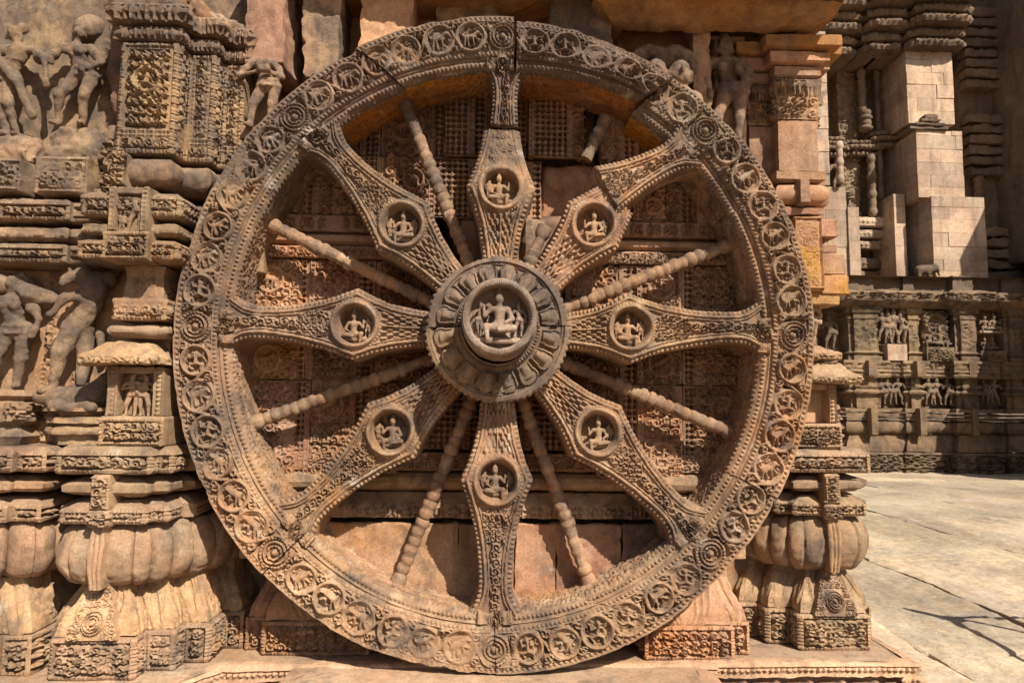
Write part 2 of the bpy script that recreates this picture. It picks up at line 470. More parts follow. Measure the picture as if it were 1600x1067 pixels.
_boxcache = {}
def cheap_box(name, x0, x1, y0, y1, z0, z1, mat, parent=None, bev=0.01, key=None):
    """small bevelled stone, mesh shared between stones of one size"""
    sx, sy, sz = x1 - x0, y1 - y0, z1 - z0
    k = (round(sx, 2), round(sy, 2), round(sz, 2), mat.name, bev)
    if k not in _boxcache:
        V = []
        for a in (-1, 1):
            for b in (-1, 1):
                for c in (-1, 1):
                    hx, hy, hz = sx / 2, sy / 2, sz / 2
                    V += [(a * (hx - bev), b * (hy - bev), c * hz), (a * (hx - bev), b * hy, c * (hz - bev)), (a * hx, b * (hy - bev), c * (hz - bev))]
        import bmesh
        bm = bmesh.new()
        for p in V: bm.verts.new(p)
        bmesh.ops.convex_hull(bm, input=bm.verts)
        me = bpy.data.meshes.new(name); bm.to_mesh(me); bm.free(); me.materials.append(mat)
        _boxcache[k] = me
    o = obj(name, _boxcache[k], mat, parent)
    o.location = ((x0 + x1) / 2, (y0 + y1) / 2, (z0 + z1) / 2)
    return o

# ---------------------------------------------------------------- carved figures: smooth union of capsules, surface nets
def surface_net(f, lo, hi, res):
    lo, hi = np.array(lo, float), np.array(hi, float)
    n = np.maximum(4, np.ceil((hi - lo) / res).astype(int) + 1)
    ax = [lo[k] + res * np.arange(n[k]) for k in range(3)]
    G = np.stack(np.meshgrid(*ax, indexing='ij'), -1)
    val = f(G); ins = val < 0
    cs = tuple(n - 1)
    S = np.zeros(cs + (3,)); C = np.zeros(cs)
    def cor(A, o): return A[o[0]:o[0] + cs[0], o[1]:o[1] + cs[1], o[2]:o[2] + cs[2]]
    cubes = [(i, j, k) for i in (0, 1) for j in (0, 1) for k in (0, 1)]
    for a in cubes:
        for k in range(3):
            if a[k] == 0:
                b = list(a); b[k] = 1
                va, vb = cor(val, a), cor(val, b)
                cr = (va < 0) != (vb < 0)
                t = np.where(cr, va / np.where(cr, va - vb, 1), 0)
                p = np.array(a, float) + t[..., None] * (np.array(b) - np.array(a))
                S += np.where(cr[..., None], p, 0); C += cr
    act = C > 0
    idx = -np.ones(cs, int); idx[act] = np.arange(act.sum())
    base = np.stack(np.meshgrid(*[np.arange(c) for c in cs], indexing='ij'), -1)[act]
    V = lo + res * (base + S[act] / C[act][:, None])
    F = []
    for k in range(3):
        e1, e2 = (k + 1) % 3, (k + 2) % 3
        sl0 = [slice(1, -1)] * 3; sl0[k] = slice(0, -1); sl1 = list(sl0); sl1[k] = slice(1, None)
        a, b = ins[tuple(sl0)], ins[tuple(sl1)]
        w = np.argwhere(a != b)
        if len(w) == 0: continue
        fl = a[tuple(w.T)]
        g = w.copy(); g[:, e1] += 1; g[:, e2] += 1
        def cell(d1, d2):
            h = g.copy(); h[:, e1] -= d1; h[:, e2] -= d2
            return idx[tuple(h.T)]
        q = np.stack([cell(1, 1), cell(0, 1), cell(0, 0), cell(1, 0)], 1)
        q[~fl] = q[~fl][:, ::-1]
        F.append(q)
    return V, np.concatenate(F)

def sdf_caps(caps, k=0.012):
    A = [(np.array(c[0], float), np.array(c[1], float), c[2], c[3] if len(c) > 3 else c[2]) for c in caps]
    def f(G):
        r = None
        for a, b, r1, r2 in A:
            d = b - a; L = d @ d + 1e-12
            t = np.clip(((G - a) @ d) / L, 0, 1)
            q = np.linalg.norm(G - a - t[..., None] * d, axis=-1) - (r1 + (r2 - r1) * t)
            if r is None: r = q
            else:
                h = np.clip(0.5 + 0.5 * (r - q) / k, 0, 1)
                r = r * (1 - h) + q * h - k * h * (1 - h)
        return r
    return f

def caps_mesh(name, caps, res, k=0.012, rough=0.002):
    pts = np.array([c[0] for c in caps] + [c[1] for c in caps], float); R = max(max(c[2:]) for c in caps) + 2 * res
    f0 = sdf_caps(caps, k)
    def f(G): return f0(G) + rough * (fnoise(G, 16.0, pts[0, 0] * 3, 2) + .8 * vnoise(G, 55.0, 4.0))
    V, F = surface_net(f, pts.min(0) - R, pts.max(0) + R, res)
    return make_mesh(name, V, F)

def scale_caps(caps, s, loc=(0, 0, 0), mir=False, flat=1.0):
    o = []
    for c in caps:
        def t(p): return (loc[0] + s * (-p[0] if mir else p[0]), loc[1] + s * p[1] * flat, loc[2] + s * p[2])
        o.append((t(c[0]), t(c[1])) + tuple(s * r for r in c[2:]))
    return o

# unit-height bodies, feet at z = 0, facing -y
def person_caps(sway=0.06, arm_l=((-.22, -.06, .62), (-.12, -.13, .74)), arm_r=((.24, -.02, .60), (.2, -.08, .44)), knee=0.0, bun=True, crown=False, fem=False, head=(0, 0)):
    hx = sway
    c = [((0.07 + hx * .3, 0, .03), (0.07 + hx * .7, -.02 - knee, .27), .034, .05), ((0.07 + hx * .7, -.02 - knee, .27), (0.065 + hx, 0, .50), .055, .08),
         ((-0.07 - hx * .5, -.02, .03), (-0.09, -.03 - knee, .27), .034, .05), ((-0.09, -.03 - knee, .27), (-0.06 + hx, 0, .50), .055, .08),
         ((0.07 + hx * .3, 0, .02), (.09 + hx * .3, -.09, .015), .03, .025), ((-0.07 - hx * .5, -.02, .02), (-.1 - hx * .5, -.1, .015), .03, .025),
         ((-.05 + hx, 0, .51), (.05 + hx, 0, .51), .085), ((hx, 0, .52), (hx * .4, 0, .62), .08, .07),
         ((hx * .4, 0, .62), (0, 0, .74), .075, .09), ((-.12, 0, .77), (.12, 0, .77), .052), ((0, 0, .78), (head[0] * .4, -.01, .85), .04),
         ((head[0], -.02 + head[1], .90), (head[0], -.02 + head[1], .925), .062, .06), ((head[0], -.085 + head[1], .895), (head[0], -.09 + head[1], .905), .012),
         ((head[0] - .06, -.01, .90), (head[0] - .065, -.01, .87), .018), ((head[0] + .06, -.01, .90), (head[0] + .065, -.01, .87), .018)]
    if fem: c += [((-.055, -.07, .71), (-.055, -.075, .71), .05), ((.055, -.07, .71), (.055, -.075, .71), .05)]
    for s, arm in ((-1, arm_l), (1, arm_r)):
        c += [((s * .14, 0, .765), arm[0], .045, .034), (arm[0], arm[1], .034, .026), (arm[1], (arm[1][0], arm[1][1] - .01, arm[1][2] + .03), .032)]
    for zc, rx, ry, w in ((.545, .115, .085, .017), (.50, .135, .095, .014), (.80, .06, .055, .014), (.665, .085, .075, .010)):
        q = [(hx * (1 if zc < .6 else .25) + rx * cos(a), -.005 - ry * sin(a), zc - (.02 if zc < .52 else .03 if zc > .7 else 0) * sin(a)) for a in (0, .6, 1.2, 1.9, 2.5, pi)]
        c += [(q[i], q[i + 1], w) for i in range(5)]
    for s in (-1, 1): c += [((s * .19, -.02, .70), (s * .20, -.02, .69), .05)]
    if bun: c += [((head[0] + .03, .02, .96), (head[0] + .05, .03, .98), .045)]
    if crown: c += [((head[0], 0, .95), (head[0], .01, 1.07), .06, .025)]
    return [(q[0], q[1]) + tuple(r * (.87 if r < .07 else .93) for r in q[2:]) for q in c]
def seated_caps(crown=True, side=1):
    c = [((-.05, 0, .12), (.05, 0, .12), .11), ((0, 0, .15), (0, 0, .40), .09, .11), ((-.14, 0, .45), (.14, 0, .45), .06), ((0, 0, .45), (0, -.02, .56), .05),
         ((0, -.03, .64), (0, -.03, .68), .085, .08), ((0, -.12, .63), (0, -.125, .645), .016),
         ((.07, 0, .1), (.27, -.14, .09), .085, .065), ((.27, -.14, .09), (.0, -.2, .05), .06, .045),
         ((-.07, 0, .1), (-.25, -.16, .12), .085, .065), ((-.25, -.16, .12), (-.22, -.18, -.12), .06, .04),
         ((.17, 0, .44), (.25, -.04, .27), .05, .04), ((.25, -.04, .27), (.12, -.14, .2), .04, .03),
         ((-.17, 0, .44), (-.28, -.05, .32), .05, .04), ((-.28, -.05, .32), (-.3, -.1, .52), .04, .03)]
    if crown: c += [((0, 0, .72), (0, .01, .86), .075, .03)]
    if side < 0: c = scale_caps(c, 1, mir=True)
    return c
def elephant_caps():
    return [((-.3, 0, .45), (.15, 0, .48), .23, .22), ((.38, -.03, .58), (.42, -.03, .55), .17), ((.52, -.06, .5), (.58, -.06, .2), .09, .05), ((.58, -.06, .2), (.66, -.06, .12), .045, .04),
            ((-.38, -.08, .4), (-.4, -.08, .05), .11, .08), ((-.2, .08, .4), (-.15, .08, .05), .11, .08), ((.08, -.08, .4), (.05, -.08, .05), .1, .08), ((.2, .08, .4), (.27, .08, .05), .1, .08),
            ((.3, -.17, .62), (.28, -.18, .42), .09, .06), ((-.52, 0, .5), (-.58, 0, .22), .03, .02)]

# ================================================================ the large structure: ground, platform mass
gs = 900.0
ground = grid("ground", np.array([[(-gs, -gs, -1.93), (-gs, gs, -1.93)], [(gs, -gs, -1.93), (gs, gs, -1.93)]])[:, :, :], M['ground'])
ground['kind'] = 'structure'

WY = 0.32                                   # plane of the wall behind the spokes
# ================================================================ the wheel
wheel = thing("wheel_sculpture", "giant carved sandstone chariot wheel with eight broad spokes set against the wall", "wheel", (0, 0.1, -1.49))
RP = [(1.455, 0.40), (1.47, 0.08), (1.486, 0.014), (1.478, 0.0), (1.289, 0.0), (1.283, 0.016), (1.246, 0.019), (1.236, 0.034), (1.242, 0.36)]
_rl = [0.0]
for k in range(len(RP) - 1): _rl.append(_rl[-1] + math.hypot(RP[k + 1][0] - RP[k][0], RP[k + 1][1] - RP[k][1]))
def rv(r):                                   # radius on the front -> profile length
    return _rl[3] + (1.478 - r) if r > 1.289 else _rl[5] + (1.283 - r)
RM = 1.375
ucan = np.arange(-0.4, 2 * pi * RM + 0.4, 0.0042)
_seg = lambda a, b, s: np.linspace(a, b, max(2, int((b - a) / s)), endpoint=False)
vcan = np.concatenate([_seg(_rl[0], _rl[1], .03), _seg(_rl[1], _rl[2], .008), _seg(_rl[2], _rl[7], .0042), _seg(_rl[7], _rl[8], .009), [_rl[8]]])
rc = Can(ucan, vcan)
vb0, vb1 = rv(1.452), rv(1.308)
rc.sunk(-9, 99, vb0, vb1, 0.014)
vmid = (vb0 + vb1) / 2
slot = 2 * pi * RM / 56
_q = rc.H.copy(); rc.H[...] = -9
rc.curls(-.38, 2 * pi * RM + .38, vb0 + .002, vb1 - .002, .031, .012, 901)
rc.H = np.where(rc.H > 0, _q + rc.H, _q)
for k in range(-3, 60):
    u = k * slot; th = u / RM
    if k % 7: rc.pit(u, vmid, .073, .015)
    up = (cos(th), -sin(th))
    if k % 7:
        rc.roundel(u + .006 * sin(k * 2.3), vmid + (0.004 if k % 2 else -0.004), 0.0715 + .004 * sin(k * 1.7), 0.011 + .002 * sin(k * 3.1), 100 + k % 56, up)
        for s in (-1, 1):                    # leaf curls in the spandrels
            for w in (-1, 1):
                rc.curl(u + s * slot * .45, vmid + w * 0.052, 0.021, 0.013, s * w, .2 * (k % 5), 1.3)
        sg = 1 if k % 2 else -1               # the stem that winds from one roundel to the next
        for j in range(6):
            f0, f1 = j / 6, (j + 1) / 6
            rc.cap(u + slot * (.15 + .7 * f0), vmid + sg * .066 * cos(pi * f0), u + slot * (.15 + .7 * f1), vmid + sg * .066 * cos(pi * f1), .0075, .0075, .012)
    else:
        rc.rings(u, vmid, 0.066, 0.0115)
        for s in (-1, 1):
            rc.curls(u + s * 0.09 - .015, u + s * 0.09 + .015, vb0, vb1, .028, .011, k + s)
rc.ridge_u(rv(1.4755), 0.004, 0.004); rc.ridge_u(rv(1.453), 0.004, 0.005)
rc.ridge_u(rv(1.308), 0.004, 0.005)
rc.bead_u(rv(1.464), 0.0090, 0.0222, 0.0078); rc.bead_u(rv(1.298), 0.0082, 0.0210, 0.007)
rc.bead_u(rv(1.256), 0.0080, 0.0222, 0.007); rc.ridge_u(rv(1.278), 0.005, 0.005)
for k in range(-1, 9):                       # square boss with small rings where a spoke meets the rim
    u = k * 7 * slot
    sl, U, V = rc.w(u - .085, u + .085, rv(1.286), rv(1.236))
    rc.H[sl] = 0.012
    rc.rings(u, rv(1.262), 0.040, 0.016)
    rc.curls(u - .085, u - .045, rv(1.285), rv(1.238), .030, .018, k, False); rc.curls(u + .045, u + .085, rv(1.285), rv(1.238), .030, .018, k + 9, False)
rc.curls(-.35, 2 * pi * RM + .35, _rl[7] + .015, _rl[7] + .15, .06, .0042, 5)
rc.curls(-.35, 2 * pi * RM + .35, _rl[7] + .16, _rl[7] + .30, .07, .0032, 6)
rc.bead_u(_rl[7] + .012, .009, .026, .006)

JOINTS = [(0.8, 0.8), (25.2, 27.6), (39.0, 43.5), (56.0, 59.6), (87.2, 86.6), (88.0, 87.4), (118.5, 112.5), (141.5, 134.0), (168.4, 168.0), (203.2, 206.5), (226.0, 226.5), (248.6, 247.5), (270.4, 270.0), (303.5, 288.0), (330.5, 330.0), (360.8, 360.8)]
SHIFT = {1: (0, .004, 0), 2: (.010, .024, -.010), 3: (-.008, -.030, -.030), 5: (0, -.012, 0), 6: (0, .003, -.006), 9: (-.003, -.006, .001), 12: (0, -.004, 0), 13: (0, .006, .004), 0: (.004, 0, 0)}
rprof = np.array(RP)
def vpos(v):
    return np.stack([np.interp(v, _rl, rprof[:, 0]), np.interp(v, _rl, rprof[:, 1])], -1)
for b in range(len(JOINTS) - 1):
    if b == 4: continue                      # the open crack at the crown
    (o0, i0), (o1, i1) = JOINTS[b], JOINTS[b + 1]
    g = 0.0005
    fr = np.interp(vcan, [_rl[2], _rl[7]], [0, 1])
    a0 = np.radians(o0 + (i0 - o0) * fr) + g; a1 = np.radians(o1 + (i1 - o1) * fr) - g
    nu = max(8, int((max(o1, i1) - min(o0, i0)) * pi / 180 * RM / 0.0044))
    t = np.linspace(0, 1, nu)[:, None]
    th = a0[None] * (1 - t) + a1[None] * t
    rY = vpos(vcan)
    R_ = np.broadcast_to(rY[None, :, 0], th.shape).copy(); Yq = np.broadcast_to(rY[None, :, 1], th.shape).copy()
    if b == 3:                               # inner mouldings of this block have broken away
        lost = .02 + .075 * (1 - t)
        k = np.interp(R_, [1.21, 1.40], [1, 0])
        R_ = R_ + lost * k
    Pq = np.stack([R_ * np.cos(th), Yq * .5, R_ * np.sin(th)], -1)
    for vk, wd, am, sgn in ((_rl[2] + .01, .022, .020, -1), (_rl[7] - .004, .018, .018, 1)):      # chipped edges
        R_ = R_ + sgn * am * np.exp(-((vcan[None] - vk) / wd) ** 2) * np.clip(fnoise(Pq, 9.0, b + vk, 4) - .25, 0, 1)
    P = np.stack([R_ * np.cos(th), Yq, R_ * np.sin(th)], -1)
    H = rc.sample(th * RM, np.broadcast_to(vcan[None], th.shape))
    n = normals(P, 1)
    wear = {3: .62, 2: .42, 13: .4, 7: .5, 9: .4, 0: .4, 11: .42}.get(b, .33)
    P = weather(P, H, n, 0.0022, wear, b * 1.7)
    P += np.array(SHIFT.get(b, (0, 0, 0)))
    # close the two ends of the block
    def cap_row(row):
        c = row.mean(0); return np.stack([row * (1 - k) + c * k for k in (.5, 1.0)], 0)
    P = np.concatenate([cap_row(P[0])[::-1], P, cap_row(P[-1])], 0)
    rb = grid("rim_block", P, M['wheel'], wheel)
    if 2 <= b <= 6:                          # rust-stained underside of the upper blocks
        rb.data.materials.append(M['soffit'])
        j = np.arange((P.shape[0] - 1) * (P.shape[1] - 1)) % (P.shape[1] - 1)
        rb.data.polygons.foreach_set("material_index", (vcan[j] > _rl[7] + .02).astype(np.int32))

# ---- broad spokes
SW_R = [.26, .31, .40, .50, .58, .63, .655, .69, .74, .81, .88, .95, 1.02, 1.09, 1.14, 1.18, 1.21, 1.27]
SW_W = [.072, .078, .088, .105, .130, .152, .163, .150, .132, .112, .097, .085, .077, .073, .075, .084, .100, .140]
def swid(r): return np.interp(r, SW_R, SW_W)
def spoke_canvas(seed):
    rr = np.arange(.26, 1.28, .004); tt = np.arange(-.19, .191, .004)
    c = Can(rr, tt)
    U, V = rr[:, None], tt[None]
    e = swid(U) - np.abs(V)
    H = c.H
    core = e > .048
    H -= np.where(core, .008, 0)
    # central scroll towards the rim, leaf scales towards the hub
    c.curls(.80, .93, -.06, .06, .030, .011, seed + 40)
    for k in range(8):
        u = .95 + k * .036
        c.curl(u, .004 * (-1) ** k, .022, .011, (-1) ** k, .3 * k, 1.5)
        for s in (-1, 1): c.disc(u + .018, s * .016, .008, .009)
    rn = random.Random(seed)
    for i in range(9):
        for j in range(-4, 5):
            u = .30 + i * .027 + rn.uniform(-.003, .003); v = (j + .5 * (i % 2)) * (.016 + .012 * (u - .3) / .25)
            if abs(v) < swid(u) - .045: c.cap(u, v, u + .020, v * 1.07, .005, .0085, rn.uniform(.007, .012))
    c.ridge_u(0, .005, .012, .28, .54)
    c.curls(.535, .60, -.05, .05, .032, .008, seed); c.curls(.745, .81, -.05, .05, .03, .008, seed + 1)
    for s in (-1, 1):
        c.curls(.60, .72, min(s * .10, s * .125), max(s * .10, s * .125), .024, .007, seed + 2)
    H[...] = np.where(core, H, 0)
    def edge_ridge(e0, w, h): H[...] = np.maximum(H, h * dome(e - e0, w))
    edge_ridge(.030, .007, .008); edge_ridge(.044, .005, .006)
    du = (U % .021) - .0105
    H[...] = np.maximum(H, .0062 * dome(np.sqrt(du ** 2 + (e - .012) ** 2), .0092))
    c.pit(.66, 0, .120, .004)
    c.ring(.66, 0, .114, .007, .007, 46); c.ring(.66, 0, .097, .013, .013)
    c.pit(.66, 0, .085, .034)
    return c

def spoke_mesh(ang, r0, r1, seed, yoff=0.0, org=None, direction=None, wear=.3, back=.30, wscale=1.0, ends=True, dr=0.0):
    c = spoke_canvas(seed)
    rr = np.linspace(r0, r1, max(6, int((r1 - r0) / .0045)))
    rq = rr + dr * np.interp(rr, [.27, .55, .75, 1.15], [0, 1, 1, 0])
    w = swid(rq) * wscale
    q = np.concatenate([np.linspace(-1, 1, 73)])
    side = np.linspace(1, 0, 9)[:-1]
    yc = .026 - .05 * np.exp(-((rq - .66) / .17) ** 2)
    cols = [];  hcols = []
    T, Yv, Hh = [], [], []
    for s in side: T.append(-w); Yv.append(yc + .02 + s * (back - yc - .02)); Hh.append(np.zeros_like(w))
    for k in q:
        t = k * w; e = w - np.abs(t)
        T.append(t); Yv.append(yc + .018 * np.clip(1 - e / .035, 0, 1) ** 2)
        Hh.append(c.sample(rq, k * swid(rq)))
    for s in side[::-1]: T.append(w); Yv.append(yc + .02 + s * (back - yc - .02)); Hh.append(np.zeros_like(w))
    T, Yv, Hh = np.array(T).T, np.array(Yv).T, np.array(Hh).T
    er = np.array((cos(ang), 0, sin(ang))); et = np.array((-sin(ang), 0, cos(ang)))
    P = rr[:, None, None] * er + T[..., None] * et + (Yv + yoff)[..., None] * np.array((0, 1, 0))
    P = weather(P, Hh, normals(P, 1), .0022, wear, seed * 2.1)
    if org is not None:
        c0 = np.array((r0 * cos(ang), 0, r0 * sin(ang))); D = P - c0
        a = D @ er; b2 = D @ et; y = D[..., 1]
        er2 = np.array((cos(direction), 0, sin(direction))); et2 = np.array((-sin(direction), 0, cos(direction)))
        P = np.array(org) + a[..., None] * er2 + b2[..., None] * et2 + y[..., None] * np.array((0, 1, 0))
    if ends:
        def cap_row(row):
            cc = row.mean(0); rough = .012 * fnoise(row * (1, 1, 1), 18.0, seed)[:, None]
            return np.stack([row * (1 - k) + cc * k for k in (.35, .7, 1.0)], 0) + rough[None] * er
        P = np.concatenate([cap_row(P[0])[::-1], P, cap_row(P[-1])], 0)
    return P

def medallion_figures(parent, ang, k, dr=0.0):
    cx, cz = (.66 - dr) * cos(ang), (.66 - dr) * sin(ang)
    caps = scale_caps(seated_caps(True, 1 if k % 2 else -1), .152, (cx + (.006 if k % 2 else -.008), .006, cz - .058), flat=.85)
    caps += [((cx - .045, .008, cz - .062), (cx + .045, .008, cz - .062), .012)]
    for s in (-1, 1):
        if (k + s) % 3:
            caps += scale_caps(person_caps(sway=.04 * s), .085, (cx + s * .055, .010, cz - .048), flat=.8)
    obj("seated_figure", caps_mesh("seated_figure", caps, .0042, .006, .0012), M['wheel'], parent)

for k in range(8):
    ang = rad(45 * k)
    if k == 1:
        P = spoke_mesh(rad(48.5), .27, .83, 31, wear=.35)
        s = grid("spoke", P, M['wheel'], wheel, label="snapped spoke stub ending just past its medallion")
        medallion_figures(s, rad(48.5), k)
        P = spoke_mesh(ang, .78, 1.25, 32, yoff=-.015, org=(.50, 0, .665), direction=rad(28), wear=.35, back=.22)
        grid("spoke_fragment", P, M['wheel'], wheel, label="snapped outer length of spoke hanging at a slant")
    elif k == 2:
        P = spoke_mesh(ang, .27, .945, 33, wear=.35)
        s = grid("spoke", P, M['wheel'], wheel); medallion_figures(s, ang, k)
        P = spoke_mesh(rad(89.2), .965, 1.255, 34, yoff=-.01, wscale=.80, back=.24, wear=.2)
        grid("spoke_fragment", P, M['wheel'], wheel, label="upper length of the vertical spoke, cracked off above medallion")
    else:
        off = {3: -1.0, 5: -2.0, 4: -1.5, 0: 2.0, 7: .8}.get(k, 0)
        a2 = ang + rad(off)
        dr = {0: .05, 7: .02}.get(k, 0)
        P = spoke_mesh(a2, .27, 1.25, 30 + 3 * k, wear=.33, dr=dr)
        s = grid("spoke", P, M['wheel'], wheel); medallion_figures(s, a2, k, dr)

# ---- slender beaded spokes
def lathe_profile_mesh(name, prof, nseg=12):
    """prof (r, h) along +z"""
    pr = np.array(prof); a = np.linspace(0, 2 * pi, nseg + 1)
    P = np.stack([pr[:, 0][None] * np.cos(a)[:, None], pr[:, 0][None] * np.sin(a)[:, None], np.broadcast_to(pr[:, 1][None], (nseg + 1, len(pr)))], -1)
    return make_mesh(name, P, quads(nseg + 1, len(pr)))
bead_me = lathe_profile_mesh("bead", [(0.012, -.0235), (.030, -.020), (.036, -.008), (.036, .008), (.030, .020), (.012, .0235)], 12)
bead_me.materials.append(M['wheel'])
def thin_spoke(ang, r0, r1, label=None, y0=.17, y1=.19, bead_from=.0):
    a = Vector((r0 * cos(ang), y0, r0 * sin(ang))); b = Vector((r1 * cos(ang), y1, r1 * sin(ang)))
    L = (b - a).length; d = (b - a).normalized()
    n = int(L / .045)
    hs = np.linspace(0, L, n * 4)
    pr = [(.0, 0)] + [(.0285 + .002 * math.sin(h * 60 + ang), h) for h in hs]
    for i in range(len(pr)):
        if pr[i][1] > L - .07: pr[i] = (.022 + .016 * min(1, (pr[i][1] - L + .07) / .03), pr[i][1])
    pr.append((0, L))
    me = lathe_profile_mesh("thin_spoke", pr, 14)
    rot = d.to_track_quat('Z', 'Y')
    o = obj("thin_spoke", me, M['wheel'], wheel, label)
    o.location = a; o.rotation_euler = rot.to_euler()
    rn = random.Random(int(ang * 1000))
    for i in range(n - 1):
        h = (i + .5) * .045
        if h < bead_from or h > L - .07 or rn.random() < .07: continue
        be = bpy.data.objects.new("bead", bead_me); COL.objects.link(be)
        be.parent = o; be.location = (rn.uniform(-.002, .002), rn.uniform(-.002, .002), h)
        k = rn.uniform(.84, 1.06); be.scale = (k, k * rn.uniform(.88, 1.05), rn.uniform(.9, 1.1)); be.rotation_euler = (rn.uniform(-.12, .12), rn.uniform(-.12, .12), rn.uniform(0, 6))
for k in range(8):
    ang = rad({0: 21.9, 1: 63.8, 2: 113.2, 3: 155.4, 4: 200.2, 5: 248.2, 6: 291.5, 7: 338.6}[k])
    if k == 1: thin_spoke(ang, .98, 1.22, "short stump of a slender beaded spoke, the rest broken away", .2, .2)
    else: thin_spoke(ang, .29, 1.25)
thin_spoke(rad(66.5), .31, .56, "beaded stump of the lost slender spoke beside the hub", .10, .13)

# ---- hub
HP = [(.302, .30), (.306, -.05), (.318, -.075), (.314, -.092), (.296, -.098), (.288, -.088), (.19, -.105), (.182, -.12), (.166, -.125), (.158, -.135), (.150, -.24), (.142, -.33), (.150, -.345), (.153, -.385), (.146, -.398), (.131, -.398), (.125, -.38), (.123, -.325), (.0005, -.322)]
_hl = [0.0]
for k in range(len(HP) - 1): _hl.append(_hl[-1] + math.hypot(HP[k + 1][0] - HP[k][0], HP[k + 1][1] - HP[k][1]))
HPn = np.array(HP)
def hub_part(name, a0, a1, i0, i1, mat, parent, closed=False, sc=1.0, dy=0.0, orn=True, off=(0, 0, 0), res=.0045, label=None):
    v = np.concatenate([_seg(_hl[k], _hl[k + 1], .02 if k == 0 else res) for k in range(i0, i1)] + [[_hl[i1]]])
    th = np.linspace(a0, a1, int(abs(a1 - a0) * .26 / res))
    c = Can(th * .24, v)
    if orn:
        lo, hi = _hl[5] + .006, _hl[6] - .006
        for k in range(-1, 18):
            u = (k + .5) * 2 * pi / 16 * .24; ww = 2 * pi / 16 * .24
            sl, U, V = c.w(u - ww / 2, u + ww / 2, lo, hi)
            if U.size == 0: continue
            x = np.abs(U - u) / (ww * .46); y = (V - lo) / (hi - lo)        # y: 0 at the outer edge
            prof = np.where(y < .35, np.sqrt(np.clip(1 - ((.35 - y) / .35) ** 2, 0, 1)), 1 - .25 * (y - .35))
            q = x / np.maximum(prof, 1e-3)
            h = np.where(q < 1, .010 * dome(q, 1.0) ** .7, 0) + np.where((q > .78) & (q < 1), .005, 0) + np.where((q < .45) & (y > .3), .005 * dome(q, .45), 0)
            c.H[sl] = np.maximum(c.H[sl], h) - .004
        c.bead_u((_hl[2] + _hl[3]) / 2 - .004, .009, .022, .006)
        c.bead_u((_hl[7] + _hl[8]) / 2, .008, .02, .007)
    else:
        c.bead_u(_hl[14] + .009, .006, .016, .003)
    hv = np.stack([np.interp(v, _hl, HPn[:, 0]), np.interp(v, _hl, HPn[:, 1])], -1)
    T = th[:, None]
    P = np.stack([hv[None, :, 0] * sc * np.cos(T), np.broadcast_to(hv[None, :, 1] + dy, (len(th), len(v))), hv[None, :, 0] * sc * np.sin(T)], -1)
    P = weather(P, c.H, normals(P, 1), .003, .25, a0) + np.array(off)
    if closed: P[-1] = P[0]
    else:
        P = np.concatenate([P[:1] * np.array((0, 0, 0)) + np.stack([P[0, :, 0] * 0, P[0, :, 1] + .0, P[0, :, 2] * 0], -1)[None], P], 0)
    return grid(name, P, mat, parent, label=label)
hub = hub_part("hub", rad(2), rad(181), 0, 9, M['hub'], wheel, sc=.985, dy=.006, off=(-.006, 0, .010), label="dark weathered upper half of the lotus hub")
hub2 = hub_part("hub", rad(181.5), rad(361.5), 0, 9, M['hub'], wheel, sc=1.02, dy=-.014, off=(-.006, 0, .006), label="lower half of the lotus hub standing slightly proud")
boss = hub_part("boss", 0, 2 * pi, 9, 18, M['boss'], hub, closed=True, orn=False, off=(-.004, 0, .016))
capf = scale_caps(seated_caps(True, 1), .215, (-.004, -.352, -.062 + .016), flat=.7) + [((-.085, -.342, -.072), (.08, -.342, -.076), .014)]
obj("seated_figure", caps_mesh("seated_figure", capf, .0042, .007, .0012), M['boss'], hub)
for s, x in ((-1, -.080), (1, .076)):
    obj("attendant_figure", caps_mesh("attendant_figure", scale_caps(person_caps(sway=.05 * s, crown=True, bun=False), .135, (x, -.345, -.058), flat=.8), .004, .005, .001), M['boss'], hub)
obj("attendant_figure", caps_mesh("attendant_figure", scale_caps(person_caps(sway=.03, crown=True, bun=False), .075, (-.048, -.336, .012), flat=.8), .004, .005, .001), M['boss'], hub)
hb = block("hub_strap", -.022, .020, -.108, -.02, -.300, -.175, M['hub'], hub2, lambda c, a, b, v0, v1: c.curls(a, b, v0, v1, .022, .006, 4), .005)

